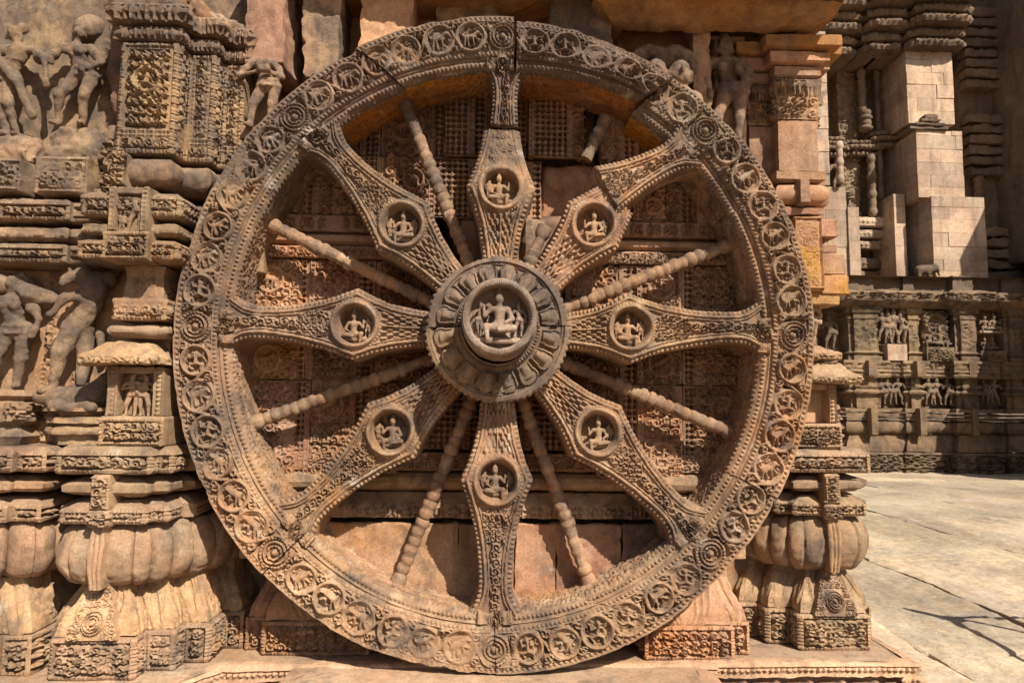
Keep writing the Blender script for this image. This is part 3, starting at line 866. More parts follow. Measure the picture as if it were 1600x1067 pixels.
# ================================================================ wall behind the wheel
bwall = thing("carved_wall", "sandstone wall of carved panels and mouldings behind the spokes of the wheel", "wall", (0, .45, -1.49))
def strip_orn(x0, seed):
    SEQ = [(.00, .05, 'vine'), (.05, .075, 'bead'), (.08, .13, 'lat'), (.135, .16, 'bead'), (.17, .34, 'lat'), (.34, .365, 'bead'), (.375, .60, 'big'), (.61, .635, 'bead'),
           (.64, .70, 'lat'), (.705, .73, 'bead'), (.74, .92, 'scroll'), (.925, .95, 'bead'), (.955, 1.0, 'lat'), (1.0, 1.30, 'scroll')]
    def f(c, u0, u1, v0, v1):
        for sg in (-1, 1):
            for a, b, k in SEQ:
                xa, xb = (a, b) if sg > 0 else (-b, -a)
                ua, ub = u0 + xa - x0, u0 + xb - x0
                ua, ub = max(ua, u0 + .004), min(ub, u1 - .004)
                if ub - ua < .012: continue
                m = (ua + ub) / 2
                if k == 'bead':
                    c.bead_v(m, .009, .026, .008, v0, v1); c.ridge_v(ua + .002, .003, .006, v0, v1); c.ridge_v(ub - .002, .003, .006, v0, v1)
                elif k == 'lat': c.lattice(ua, ub, v0, v1, .030, .016)
                elif k == 'vine': c.curls(ua, ub, v0, v1, .045, .009, seed)
                elif k == 'scroll':
                    c.sunk(ua, ub, v0, v1, .006)
                    r = min((ub - ua) / 2 * .82, .07)
                    n = max(1, int((v1 - v0) / (2.6 * r)))
                    c.curls(ua, ub, v0, v1, .05, .009, seed + 3)
                    for j in range(n):
                        cv = v0 + (j + .5) * (v1 - v0) / n
                        if (j + seed) % 2 == 0:
                            c.pit(m, cv, r * 1.05, .006); c.roundel(m, cv, r, .010, seed + j)
                else:
                    c.sunk(ua, ub, v0, v1, .008)
                    c.curls(ua, ub, v0, v1, .055, .011, seed + 7)
                    r = min((ub - ua) / 2 * .78, (v1 - v0) / 2 * .8, .095)
                    cv = v0 + (v1 - v0) * (.62 if seed % 2 else .45)
                    if r > .04: c.pit(m, cv, r * 1.08, .008); c.roundel(m, cv, r, .015, seed + 50)
    return f
def wblock(x0, x1, z0, z1, yf=WY, seed=0, mat='panel', orn=True, **kw):
    g = .002
    return block("wall_block", x0 + g, x1 - g, yf, yf + .06, z0 + g, z1 - g, M[mat], bwall, strip_orn(x0, seed) if orn else None, .0062 if orn else .012, wear=.2, d=.03, **kw)
# upper rows of carved blocks, some standing proud, one gone
for x0, x1, yf, sd in ((-.98, -.62, .345, 3), (-.62, -.29, .335, 4), (-.29, -.02, .30, 5), (-.02, .14, .335, 6), (.14, .43, .29, 7), (.52, .72, .30, 8), (.72, 1.0, .335, 9)):
    wblock(x0, x1, .94, 1.30, yf, sd)
for x0, x1, yf, sd in ((-1.2, -.86, .34, 13), (-.86, -.52, .325, 14), (-.52, -.25, .33, 15), (-.25, .06, .33, 16), (.06, .22, .34, 17), (.52, .86, .325, 18), (.86, 1.2, .335, 19)):
    wblock(x0, x1, .62, .94, yf, sd)
# rubble where blocks have been lost
def rock(name, x0, x1, z0, z1, y, mat, parent, amp=.03, seed=1.0, res=.012):
    xs = np.arange(x0, x1 + res, res); zs = np.arange(z0, z1 + res, res)
    P = np.zeros((len(xs), len(zs), 3)); P[..., 0] = xs[:, None]; P[..., 2] = zs[None]; P[..., 1] = y
    e = np.minimum(np.minimum(P[..., 0] - x0, x1 - P[..., 0]), np.minimum(P[..., 2] - z0, z1 - P[..., 2]))
    P[..., 1] += -amp * fnoise(P, 7.0, seed, 4) + .08 * np.clip(1 - e / .03, 0, 1)
    return grid(name, P, mat, parent)
rock("broken_stone", .20, .54, .60, .96, .40, M['pinkst'], bwall, .035, 3.0)
rock("broken_stone", .42, .54, .94, 1.3, .44, M['wallup'], bwall, .015, 9.0)
rock("broken_stone", .10, .36, .30, .64, .28, M['wheel'], bwall, .04, 15.0)
rock("broken_stone", -.10, .32, .96, 1.32, .47, M['wallup'], bwall, .01, 19.0)
# mouldings across the upper part
def course(x0, x1, prof, orn=None, yf=WY, mat='panel', name="moulding", res=.0065):
    return moulding(name, [(x0, yf), (x1, yf)], prof, M[mat], bwall, orn, res)
def o_rings(c):
    v0, v1 = c.vc[1], c.vc[2]; r = (v1 - v0) * .40
    n = int((c.u[-1]) / (2.35 * r))
    for i in range(n): c.rings((i + .5) * c.u[-1] / n, (v0 + v1) / 2, r, .010)
    c.ridge_u(v0 + .004, .004, .005); c.ridge_u(v1 - .004, .004, .005)
def o_curls(c):
    v0, v1 = c.vc[1], c.vc[2]
    c.curls(0, c.u[-1], v0 + .008, v1 - .008, min(.045, v1 - v0 - .014), .008, 77); c.bead_u(v0 + .007, .006, .018, .006); c.bead_u(v1 - .007, .006, .018, .006)
for x0, x1 in ((-1.28, -.40), (.40, 1.28)):
    course(x0, x1, [(-.05, .53), (.012, .53), (.018, .615), (-.05, .615)], o_rings)
    course(x0, x1, [(-.05, .465), (.0, .465), (.03, .48), (.03, .505), (-.02, .528), (-.05, .528)], None)
    course(x0, x1, [(-.05, .395), (.02, .395), (.02, .455), (-.02, .463), (-.05, .463)], o_curls)
for sd, (x0, x1, z0, z1, yf) in enumerate(((-1.30, -.96, -.22, .39, .325), (-.96, -.62, -.22, .39, .32), (-.62, -.2, -.22, .39, .33), (.2, .62, -.22, .39, .33), (.62, .94, -.22, .39, .325), (.94, 1.30, -.22, .39, .32),
                                           (-1.30, -.92, -.70, -.22, .32), (-.92, -.5, -.70, -.22, .325), (-.5, -.0, -.56, -.22, .33), (.0, .5, -.56, -.22, .335), (.5, .94, -.70, -.22, .32), (.94, 1.30, -.70, -.22, .325))):
    wblock(x0, x1, z0, z1, yf, 30 + sd)
wblock(-.2, .2, -.22, .62, .345, 60, orn=False)
# lower mouldings and the plain blocks below
course(-1.16, 1.16, [(-.05, -.66), (.005, -.66), (.005, -.57), (-.05, -.57)], o_curls, name="moulding", mat='panel')
course(-1.14, 1.14, [(-.05, -.755), (.0, -.755), (.03, -.74), (.04, -.715), (.03, -.69), (.0, -.672), (-.05, -.665)], None, mat='wall')
course(-1.10, 1.10, [(-.05, -.89), (.03, -.885), (.04, -.815), (-.01, -.765), (-.05, -.762)], o_rings, mat='wall', res=.008)
rnb = random.Random(5)
for i, (x0, x1) in enumerate(((-.95, -.63), (-.63, -.18), (-.18, .10), (.10, .30), (.30, .62), (.62, .95))):
    wblock(x0, x1, -1.34, -.905, .262 + rnb.uniform(-.008, .012), 90 + i, 'red', False, rough=.007)
# mass of the platform behind everything
core = grid("core", np.array([[(-3.2, .56, -1.9), (-3.2, .56, 2.6)], [(1.42, .56, -1.9), (1.42, .56, 2.6)], [(1.42, 9, -1.9), (1.42, 9, 2.6)], [(-3.2, 9, -1.9), (-3.2, 9, 2.6)]]), M['wallup'], bwall, smooth=False)
topm = grid("core_top", np.array([[(-3.2, .56, 2.6), (-3.2, 9, 2.6)], [(1.42, .56, 2.6), (1.42, 9, 2.6)]]), M['wallup'], bwall, smooth=False)

# ================================================================ pilasters: tiers of mouldings over a stepped plan
def front_segs(c, minlen=.05): return [s for s in c.segs if s[2][1] < -.5 and s[1] - s[0] > minlen]
def o_panel(k, seed, size=.04, h=.011, sides=True):
    def f(c):
        v0, v1 = c.vc[k] + .004, c.vc[k + 1] - .004
        for i, s in enumerate(c.segs if sides else front_segs(c)):
            u0, u1 = s[0] + .004, s[1] - .004
            if u1 - u0 < .05: continue
            c.sunk(u0 + .012, u1 - .012, v0 + .012, v1 - .012, .007)
            c.frame(u0, u1, v0, v1, .0075, .007)
            c.curls(u0 + .022, u1 - .022, v0 + .02, v1 - .02, min(size, v1 - v0 - .04), h, seed + i)
    return f
def o_cushion(c):
    for a, b, n in c.segs:
        if b - a < .05: continue
        sl, U, V = c.w(a, b, -9, 99)
        k = max(1, round((b - a) / .13)); x = ((U - a) / (b - a) * k) % 1
        vv = np.sin(np.clip((V - c.vc[1]) / (c.vc[-2] - c.vc[1]), 0, 1) * pi)
        c.H[sl] += .012 * np.sqrt(np.clip(1 - (2 * x - 1) ** 2, 0, 1)) * np.sqrt(vv) - .006
def o_bell(c):
    for i, (a, b, n) in enumerate(c.segs):
        if b - a < .05: continue
        v0, v1 = c.vc[1], c.vc[-2]
        sl, U, V = c.w(a + .004, b - .004, v0, v1)
        y = (V - v0) / (v1 - v0); m = (a + b) / 2; w = (b - a) / 2
        for q in (.85, .6, .35):                     # nested hanging leaves
            xx = np.abs(U - m) / w; edge = q * np.clip(y * 1.3 + .12, 0, 1) ** .5
            c.mx(sl, .004 * dome((xx - edge) * w, .008))
        c.bead_v(a + .012, .006, .02, .005, v0, v1)
def arc(p0, z0, z1, bulge, n=9):
    return [(p0 + bulge * math.sin(pi * i / n), z0 + (z1 - z0) * (0.5 - .5 * math.cos(pi * i / n))) for i in range(n + 1)]

def stepped(X0, Yf, s, hw=.15, d=1.0, k=1.0):
    L = [(-.24, .62), (-.24, .15), (-hw, .15), (-hw, 0), (hw, 0), (hw, .10 * d), (.27 * k, .10 * d), (.27 * k, .20 * d), (.38 * k, .20 * d), (.38 * k, .38 * d), (.47 * k, .38 * d), (.47 * k, .75)]
    pts = [(X0 + s * x, Yf + y) for x, y in L]
    return pts if s > 0 else pts[::-1]

def stepped_ledge(X0, Yf, s, hw=.17):
    L = [(-.24, .62), (-.24, .12), (-hw, .12), (-hw, 0), (hw, 0), (hw, .06), (.235, .06), (.235, .20), (.29, .20), (.29, .42), (.36, .42), (.36, .75)]
    pts = [(X0 + s * x, Yf + y) for x, y in L]
    return pts if s > 0 else pts[::-1]

def cushion_plan(X0, Yf, s):
    L = [(-.25, .62), (-.25, .17), (-.20, .06), (-.13, .0), (.13, 0), (.19, .05), (.255, .11), (.31, .19), (.37, .28), (.41, .42), (.43, .75)]
    pts = [(X0 + s * x, Yf + y) for x, y in L]
    return pts if s > 0 else pts[::-1]

def lower_pilaster(t, X0, Yf, s, mat='wall', seed=0):
    m = M[mat]
    PL = stepped(X0, Yf, s); PD = stepped_ledge(X0, Yf, s)
    base = moulding("base", PL, [(-.14, -1.5), (.025, -1.5), (.025, -1.335), (-.02, -1.325), (-.14, -1.32)], m, t, o_panel(1, seed + 1), .0065)
    moulding("bell", PL, [(-.15, -1.327), (.015, -1.327), (.005, -1.28), (-.025, -1.22), (-.06, -1.165), (-.075, -1.11), (-.15, -1.10)], m, t, o_bell, .0075, blur=0, rough=.004)
    moulding("cushion", cushion_plan(X0, Yf, s), [(-.15, -1.125)] + arc(-.075, -1.14, -.86, .095) + [(-.15, -.85)], m, t, o_cushion, .010, rough=.006, wear=0, blur=0)
    moulding("ledge", PD, [(-.15, -.87), (.0, -.865), (.012, -.86), (.012, -.80), (-.05, -.765), (-.15, -.76)], m, t, o_panel(2, seed + 5, .035, .009), .0065)
    moulding("fillet", PD, [(-.15, -.742), (-.02, -.742), (.01, -.725), (.012, -.70), (-.05, -.672), (-.15, -.668)], m, t, None, .014, rough=.006)
    moulding("ledge", PD, [(-.15, -.655), (.02, -.65), (.03, -.645), (.03, -.555), (.0, -.535), (-.15, -.53)], m, t, o_panel(2, seed + 9, .045, .011), .0065)
    block("core_block", X0 - s * .0 - .12, X0 + .12, Yf + .14, Yf + .6, -1.49, -.54, m, t, None, .05)
    # strap running down over the ledges, cushion and bell
    sx0, sx1 = X0 - .036, X0 + .036
    block("strap", sx0, sx1, Yf - .042, Yf + .1, -.80, -.652, m, t, lambda c, a, b, v0, v1: (c.frame(a, b, v0, v1, .006, .006), c.curls(a + .012, b - .012, v0 + .01, v1 - .01, .035, .011, seed + 3)), .0055)
    block("strap_knot", sx0 - .008, sx1 + .008, Yf - .046, Yf + .1, -.872, -.80, m, t, lambda c, a, b, v0, v1: (c.curls(a + .004, b - .004, v0 + .004, v1 - .004, .032, .016, seed + 8)), .0055, wear=.1)
    ys = Yf - .012
    P = []
    zz = np.linspace(-1.13, -.87, 60); xx = np.linspace(-.034, .034, 25)
    H = .006 * np.abs(np.cos(xx[None] / .034 * pi * 1.5)) + 0 * zz[:, None]
    wz = np.interp(zz, [-1.13, -.95, -.87], [.72, .95, .8])
    yy = Yf - .035 - .02 * np.sin((zz + 1.13) / .26 * pi)
    G = np.zeros((len(xx) + 2, len(zz), 3))
    G[1:-1, :, 0] = X0 + xx[:, None] * wz[None]; G[1:-1, :, 1] = yy[None] - H.T; G[1:-1, :, 2] = zz[None]
    G[0] = G[1] + (0, .12, 0); G[-1] = G[-2] + (0, .12, 0)
    G = G + .002 * fnoise(G, 20.0, seed)[..., None]
    grid("strap_ribbon", G, m, t)
    # leaf with coiled medallion on the bell
    zz = np.linspace(-1.335, -1.10, 60); tt = np.linspace(-1, 1, 55)
    c = Can(tt * .10, zz)
    c.rings(0, -1.265, .046, .020)
    hwid = np.interp(zz, [-1.335, -1.30, -1.22, -1.15, -1.10], [.105, .10, .07, .04, .022])
    c.curls(-.1, .1, -1.21, -1.10, .03, .012, seed + 21); c.curls(-.1, -.052, -1.335, -1.2, .03, .013, seed + 22); c.curls(.052, .1, -1.335, -1.2, .03, .013, seed + 23)
    c.rings(0, -1.265, .046, .022)
    G = np.zeros((len(tt) + 2, len(zz), 3))
    G[1:-1, :, 0] = X0 + tt[:, None] * hwid[None]; G[1:-1, :, 2] = zz[None]
    ybase = Yf - np.interp(zz, [-1.335, -1.28, -1.22, -1.165, -1.10], [.03, .024, -.005, -.032, -.04]) - .012
    G[1:-1, :, 1] = ybase[None] - c.sample(np.broadcast_to(tt[:, None] * hwid[None], (len(tt), len(zz))), np.broadcast_to(zz[None], (len(tt), len(zz))))
    G[0] = G[1] + (0, .06, 0); G[-1] = G[-2] + (0, .06, 0)
    grid("leaf_ornament", G, m, t)

def niche(t, x0, x1, yf, z0, z1, m, seed, depth=.11, jw=.042, side=.1):
    zp = z0 + .125
    block("pedestal", x0 - .014, x1 + .014, yf - .012, yf + .25, z0, zp, m, t, lambda c, a, b, v0, v1: (c.sunk(a + .012, b - .012, v0 + .012, v1 - .012, .006), c.frame(a, b, v0, v1, .0075, .007), c.curls(a + .025, b - .025, v0 + .022, v1 - .022, .036, .011, seed)), .006)
    for a, b in ((x0, x0 + jw), (x1 - jw, x1)):
        block("jamb", a, b, yf, yf + depth + .1, zp + .001, z1, m, t, lambda c, a, b, v0, v1: (c.bead_v((a + b) / 2, .008, .02, .008, v0, v1), c.ridge_v(a + .006, .004, .005, v0, v1), c.ridge_v(b - .006, .004, .005, v0, v1)), .006)
    block("niche_back", x0 + jw - .002, x1 - jw + .002, yf + depth * .55, yf + depth + .1, zp + .001, z1, m, t, None, .02)
    block("lintel", x0 + jw + .001, x1 - jw - .001, yf + .004, yf + depth * .5, z1 - .035, z1, m, t, None, .01)

def eave_roof(name, t, x0, x1, yf, yb, z0, z1, m, seed, taper=.07):
    def o(c):
        for s in c.segs:
            if s[1] - s[0] > .06:
                c.curls(s[0] + .005, s[1] - .005, c.vc[2] + .004, c.vc[3] - .004, c.vc[3] - c.vc[2] - .008, .007, seed)
    return moulding(name, [(x0, yb), (x0, yf), (x1, yf), (x1, yb)], [(-.09, z0 + .006), (-.02, z0), (0, z0 + .004), (.002, z0 + .038), (-taper * .45, z0 + .062), (-taper, z1 - .006), (-taper - .02, z1), (-.13, z1)], m, t, o, .007, rough=.006)

# ---------------------------------------------------------------- pilaster left of the wheel
def o_strips(seed):
    def f(c):
        v0, v1 = c.vc[1], c.vc[2]
        for i, s in enumerate(c.segs):
            a, b = s[0] + .004, s[1] - .004
            if b - a < .07: continue
            zb = v0 + .085
            c.frame(a, b, v0 + .004, zb, .0075, .007); c.curls(a + .02, b - .02, v0 + .022, zb - .018, .04, .010, seed + i)
            c.frame(a, b, zb + .004, v1 - .004, .0075, .008)
            if s[2][1] < -.5 and b - a > .15:
                c.sunk(a + .03, b - .03, zb + .03, v1 - .03, .008)
                c.curls(a + .032, b - .032, zb + .035, v1 - .035, .042, .012, seed + 30)
                c.pit((a + b) / 2, (zb + v1) / 2 + .03, .058, .008); c.roundel((a + b) / 2, (zb + v1) / 2 + .03, .054, .014, seed)
            else:
                m = (a + b) / 2
                c.curls(m - .018, m + .018, zb + .03, v1 - .03, .036, .009, seed + 12)
                c.bead_v(m - .03, .006, .02, .006, zb, v1); c.bead_v(m + .03, .006, .02, .006, zb, v1)
    return f
def o_pend(k, seed):                            # row of hanging festoons
    def f(c):
        v0, v1 = c.vc[k] + .003, c.vc[k + 1] - .003
        for i, s in enumerate(c.segs):
            a, b = s[0], s[1]
            if b - a < .05: continue
            c.bead_u(v1 - .008, .0075, .018, .008, a, b)
            n = max(1, round((b - a) / .042)); w = (b - a) / n
            for j in range(n):
                m = a + (j + .5) * w
                c.ring(m, v1 - .02 - w * .3, w * .3, .006, .012); c.cap(m, v0 + .005, m, v1 - .03, .006, .009, .014)
                c.cap(m + w * .5, v0 + .004, m + w * .5, v1 - .02, .006, .006, .010)
    return f
XL, YL = -1.693, -.05
pil = thing("pilaster", "tall carved pilaster with an embracing couple in its small roofed niche", "pilaster", (XL, .1, -1.5))
lower_pilaster(pil, XL, YL, 1, 'wall', 0)
# the upper tiers and the bay were measured in section coordinates; the section stands at the pilaster's foot
XS = -1.585
_zk = ([-3, -.535, -.19, 0, .24, .54, .70, 1.19, 2.3], [-3, -.535, -.178, .02, .28, .60, .77, 1.30, 2.49])
def left_section(V):
    V = V.copy()
    V[:, 0] = XL + 1.07 * (V[:, 0] - XS); V[:, 1] += .20; V[:, 2] = np.interp(V[:, 2], *_zk)
    return V
SECTION = left_section
niche(pil, -1.625, -1.395, -.215, -.533, -.19, M['wall'], 71)
block("niche_wall", -1.393, -1.30, .05, .3, -.533, -.19, M['wall'], pil, lambda c, a, b, v0, v1: (c.frame(a, b, v0, v1, .008, .007), c.curls(a + .02, b - .02, v0 + .02, v1 - .02, .05, .009, 3)), .008)
eave_roof("roof", pil, -1.70, -1.385, -.30, .1, -.192, -.085, M['wall'], 4)
moulding("torus", [(-1.63, .1), (-1.63, -.20), (-1.40, -.20), (-1.40, .1)], [(-.09, -.075)] + arc(-.03, -.07, -.008, .045, 7) + [(-.09, -.005)], M['wall'], pil, None, .010, rough=.005)
block("core_block", -1.57, -1.43, -.09, .3, -.19, .25, M['wall'], pil, None, .03)
moulding("block", [(-1.615, .1), (-1.615, -.215), (-1.405, -.215), (-1.405, .1)], [(-.09, .002), (0, .006), (.006, .095), (-.02, .10), (-.03, .19), (-.02, .235), (-.09, .236)], M['wall'], pil,
         lambda c: [(c.frame(s[0], s[1], c.vc[1] + .004, c.vc[2] - .004, .008, .008), c.curls(s[0] + .02, s[1] - .02, c.vc[1] + .022, c.vc[2] - .02, .04, .011, 7), c.curls(s[0] + .04, s[1] - .04, c.vc[3] + .01, c.vc[4], .05, .006, 8)) for s in c.segs if s[1] - s[0] > .1], .0065)
PB = [(-1.735, .2), (-1.735, -.28), (-1.345, -.28), (-1.345, -.10), (-1.31, -.10), (-1.31, .3)]
moulding("ledge", PB, [(-.12, .24), (-.01, .245), (.01, .25), (.012, .322), (-.02, .335), (-.12, .338)], M['wallup'], pil, o_panel(2, 17, .04, .010), .0065)
moulding("fillet", PB, [(-.12, .345), (-.02, .348), (.004, .36), (.004, .395), (-.04, .415), (-.12, .417)], M['wallup'], pil, lambda c: c.bead_u(c.vc[2] + .012, .008, .022, .006), .009, rough=.005)
moulding("ledge", PB, [(-.12, .425), (-.01, .428), (.008, .434), (.010, .515), (-.02, .535), (-.12, .545)], M['wallup'], pil, o_panel(2, 23, .045, .011), .0065)
niche(pil, -1.612, -1.455, -.318, .235, .55, M['wallup'], 91, depth=.07, jw=.024)
PA = [(-1.625, .2), (-1.625, -.25), (-1.405, -.25), (-1.405, -.15), (-1.285, -.15), (-1.285, -.06), (-1.185, -.06), (-1.185, .3)]
moulding("torus", PA, [(-.12, .57)] + arc(-.02, .575, .695, .05, 9) + [(-.12, .70)], M['wallup'], pil, None, .011, rough=.006, wear=0)
block("strap", XS - .035, XS + .02, -.318, -.1, .555, .70, M['wallup'], pil, lambda c, a, b, v0, v1: c.curls(a + .004, b - .004, v0, v1, .028, .010, 5), .006)
moulding("shaft", PA, [(-.12, .705), (.012, .71), (.012, 1.19), (-.12, 1.195)], M['wallup'], pil, o_strips(40), .0065)
moulding("capital", PA, [(-.12, 1.195), (.02, 1.198), (.022, 1.262), (-.12, 1.267)], M['wallup'], pil, o_pend(1, 3), .0065)
moulding("capital", PA, [(-.12, 1.267), (.045, 1.27), (.05, 1.35), (.03, 1.362), (-.12, 1.365)], M['wallup'], pil, o_pend(1, 7), .0065)
# broken top of the capital
capt = scale_caps([((-.15, 0, 0), (.12, .03, .03), .06, .045), ((.1, .03, .02), (.3, .15, -.02), .05, .04), ((-.05, 0, .05), (.12, .05, .06), .04)], 1.0, (XS + .06, -.20, 1.375))
obj("broken_top", caps_mesh("broken_top", capt, .012, .03, .02), M['wallup'], pil)

# ---------------------------------------------------------------- the next wall bay
bay = thing("wall_bay", "carved wall bay of stacked ledges and swollen cushion beside the niche pilaster", "wall", (-2.2, 0, -1.5))
PBY = [(-2.9, -.21), (-2.30, -.21), (-2.30, -.24), (-1.98, -.24), (-1.98, -.21), (-1.865, -.21), (-1.865, .3)]
mw = M['wall']
moulding("base", PBY, [(-.14, -1.5), (.02, -1.5), (.02, -1.335), (-.14, -1.32)], mw, bay, o_panel(1, 51), .008)
moulding("bell", PBY, [(-.15, -1.325), (.01, -1.325), (.0, -1.28), (-.03, -1.22), (-.06, -1.165), (-.075, -1.11), (-.15, -1.10)], mw, bay, o_bell, .009)
moulding("cushion", PBY, [(-.15, -1.12)] + arc(-.05, -1.115, -.85, .06) + [(-.15, -.845)], mw, bay, o_cushion, .011, rough=.007, wear=0)
moulding("ledge", PBY, [(-.15, -.87), (.0, -.865), (.015, -.86), (.015, -.79), (-.05, -.76), (-.15, -.755)], mw, bay, o_panel(2, 55, .035, .009), .007)
moulding("fillet", PBY, [(-.15, -.74), (.0, -.738), (.018, -.72), (.018, -.695), (-.05, -.668), (-.15, -.665)], mw, bay, None, .014, rough=.006)
moulding("ledge", PBY, [(-.15, -.652), (.02, -.648), (.03, -.64), (.03, -.56), (.0, -.54), (-.15, -.535)], mw, bay, o_panel(2, 59, .045, .011), .007)
PBB = [(-2.9, -.14), (-2.15, -.14), (-2.15, -.165), (-1.86, -.165), (-1.86, -.14), (-1.74, -.14)]
moulding("ledge", PBB, [(-.12, .24), (-.01, .245), (.01, .25), (.012, .322), (-.02, .335), (-.12, .338)], M['wallup'], bay, o_panel(2, 117, .04, .010), .007)
moulding("fillet", PBB, [(-.12, .345), (-.02, .348), (.004, .36), (.004, .395), (-.04, .415), (-.12, .417)], M['wallup'], bay, lambda c: c.bead_u(c.vc[2] + .012, .008, .022, .006), .009, rough=.005)
moulding("ledge", PBB, [(-.12, .425), (-.01, .428), (.008, .434), (.010, .515), (-.02, .535), (-.12, .545)], M['wallup'], bay, o_panel(2, 123, .045, .011), .007)
def o_back(x0, xs):
    def f(c, u0, u1, v0, v1):
        for x in xs:
            u = u0 + x - x0
            c.curls(u - .02, u + .02, v0, v1, .04, .009, int(x * 100)); c.bead_v(u - .03, .007, .022, .007, v0, v1); c.bead_v(u + .03, .007, .022, .007, v0, v1)
    return f
block("back_panel", -2.9, -1.57, -.015, .4, -.54, .245, mw, bay, o_back(-2.9, (-1.985, -1.85, -2.3)), .011, rough=.006, d=.02)
block("back_panel", -2.9, -1.60, -.015, .4, .54, 2.3, M['wallup'], bay, o_back(-2.9, (-1.80,)), .013, rough=.008, d=.02)
block("corbel", -1.745, -1.635, -.12, .2, .545, .80, M['wallup'], bay, lambda c, a, b, v0, v1: c.curls(a, b, v0, v1, .06, .016, 3), .008)
block("corbel", -1.74, -1.63, -.13, .2, .81, .88, M['wallup'], bay, None, .012)
hang = scale_caps([((0, 0, 0), (0, .02, .14), .045, .075), ((0, .02, .14), (0, .02, .9), .075)], 1.0, (-1.70, -.08, .98))
obj("broken_shaft", caps_mesh("broken_shaft", hang, .014, .03, .012), M['red'], bay)

# ---------------------------------------------------------------- statues of the wall
def statue(name, caps, mat, label, loc, res=.008, k=.012, rough=.003, cat="statue", group=None):
    o = obj(name, caps_mesh(name, caps, res, k, rough), M[mat])
    return tag(o, label, cat, group)
ped = lambda x0, x1, y, z0, z1: [((x0 + .04, y, z0 + .04), (x1 - .04, y, z0 + .04), .05), ((x0 + .05, y, z1 - .05), (x1 - .05, y, z1 - .05), .05), ((x0 + .06, y + .02, (z0 + z1) / 2), (x1 - .06, y + .02, (z0 + z1) / 2), .07)]
def block_sdf_ped(name, x0, x1, yf, z0, z1, t, seed, m='wallup'):
    return block(name, x0, x1, yf, yf + .25, z0, z1, M[m], t, lambda c, a, b, v0, v1: (c.frame(a, b, v0, v1, .008, .008), c.curls(a + .02, b - .02, v0 + .02, v1 - .02, .045, .010, seed)), .008, rough=.006)
st = thing("dancing_statue", "weathered stone dancer with bent knees and round headdress on a carved pedestal", "statue", (-1.93, -.08, .55))
cp = scale_caps(person_caps(.09, ((-.25, -.05, .66), (-.14, -.16, .56)), ((.26, -.03, .62), (.12, -.12, .52)), knee=.06, bun=False, fem=True, head=(.02, 0)), .47, (-1.92, -.09, .88), flat=.9)
cp += [((-1.92, -.03, 1.36), (-1.90, -.02, 1.38), .055)]
obj("body", caps_mesh("body", cp, .0058, .009, .0045), M['statue'], st)
block_sdf_ped("pedestal", -2.01, -1.79, -.17, .55, .72, st, 5)
pm = [((-1.97, -.06, .74), (-1.84, -.06, .76), .075), ((-1.95, -.05, .82), (-1.86, -.05, .82), .07)]
obj("pedestal_top", caps_mesh("pedestal_top", pm, .010, .03, .012), M['wallup'], st)
st = thing("dancing_statue", "damaged stone figure leaning with one arm thrown across its body", "statue", (-2.16, -.08, .55))
cp = scale_caps(person_caps(-.10, ((-.25, -.05, .66), (-.34, -.1, .8)), ((.28, -.1, .66), (.34, -.16, .40)), knee=.07, bun=True, head=(-.05, 0)), .52, (-2.17, -.10, .82), flat=.9)
cp += [((-2.26, -.13, 1.18), (-2.12, -.17, 1.05), .024, .020), ((-2.12, -.17, 1.05), (-2.05, -.16, .90), .020, .016)]
obj("body", caps_mesh("body", cp, .0058, .009, .0045), M['statue'], st)
block_sdf_ped("pedestal", -2.35, -2.06, -.19, .55, .70, st, 9)
pm = [((-2.28, -.08, .72), (-2.12, -.08, .76), .08)]
obj("pedestal_top", caps_mesh("pedestal_top", pm, .010, .03, .012), M['wallup'], st)
st = thing("standing_statue", "stone figure standing beneath a carved tree canopy on a round pedestal", "statue", (-2.12, -.05, -.53))
cp = scale_caps(person_caps(.07, ((-.24, -.05, .60), (-.12, -.14, .68)), ((.26, -.04, .60), (.24, -.1, .46)), fem=True), .50, (-2.11, -.10, -.29), flat=.9)
obj("body", caps_mesh("body", cp, .0058, .009, .0045), M['statue'], st)
can = [((-2.24 + .07 * i, -.08 - .02 * (i % 2), .17 - .012 * (i - 1) ** 2), (-2.20 + .07 * i, -.06, .16 - .012 * (i - 1) ** 2), .045) for i in range(4)]
obj("canopy", caps_mesh("canopy", can, .010, .012, .012), M['statue'], st)
moulding("pedestal", [(-2.26, .1), (-2.26, -.16), (-1.99, -.16), (-1.99, .1)], [(-.1, -.535), (-.02, -.535), (.0, -.50), (-.02, -.47), (-.03, -.455), (-.005, -.44), (.0, -.36), (-.02, -.345), (.005, -.325), (-.02, -.30), (-.1, -.298)], M['wall'], st, lambda c: c.curls(0, c.u[-1], c.vc[5], c.vc[6], .05, .010, 4), .009)
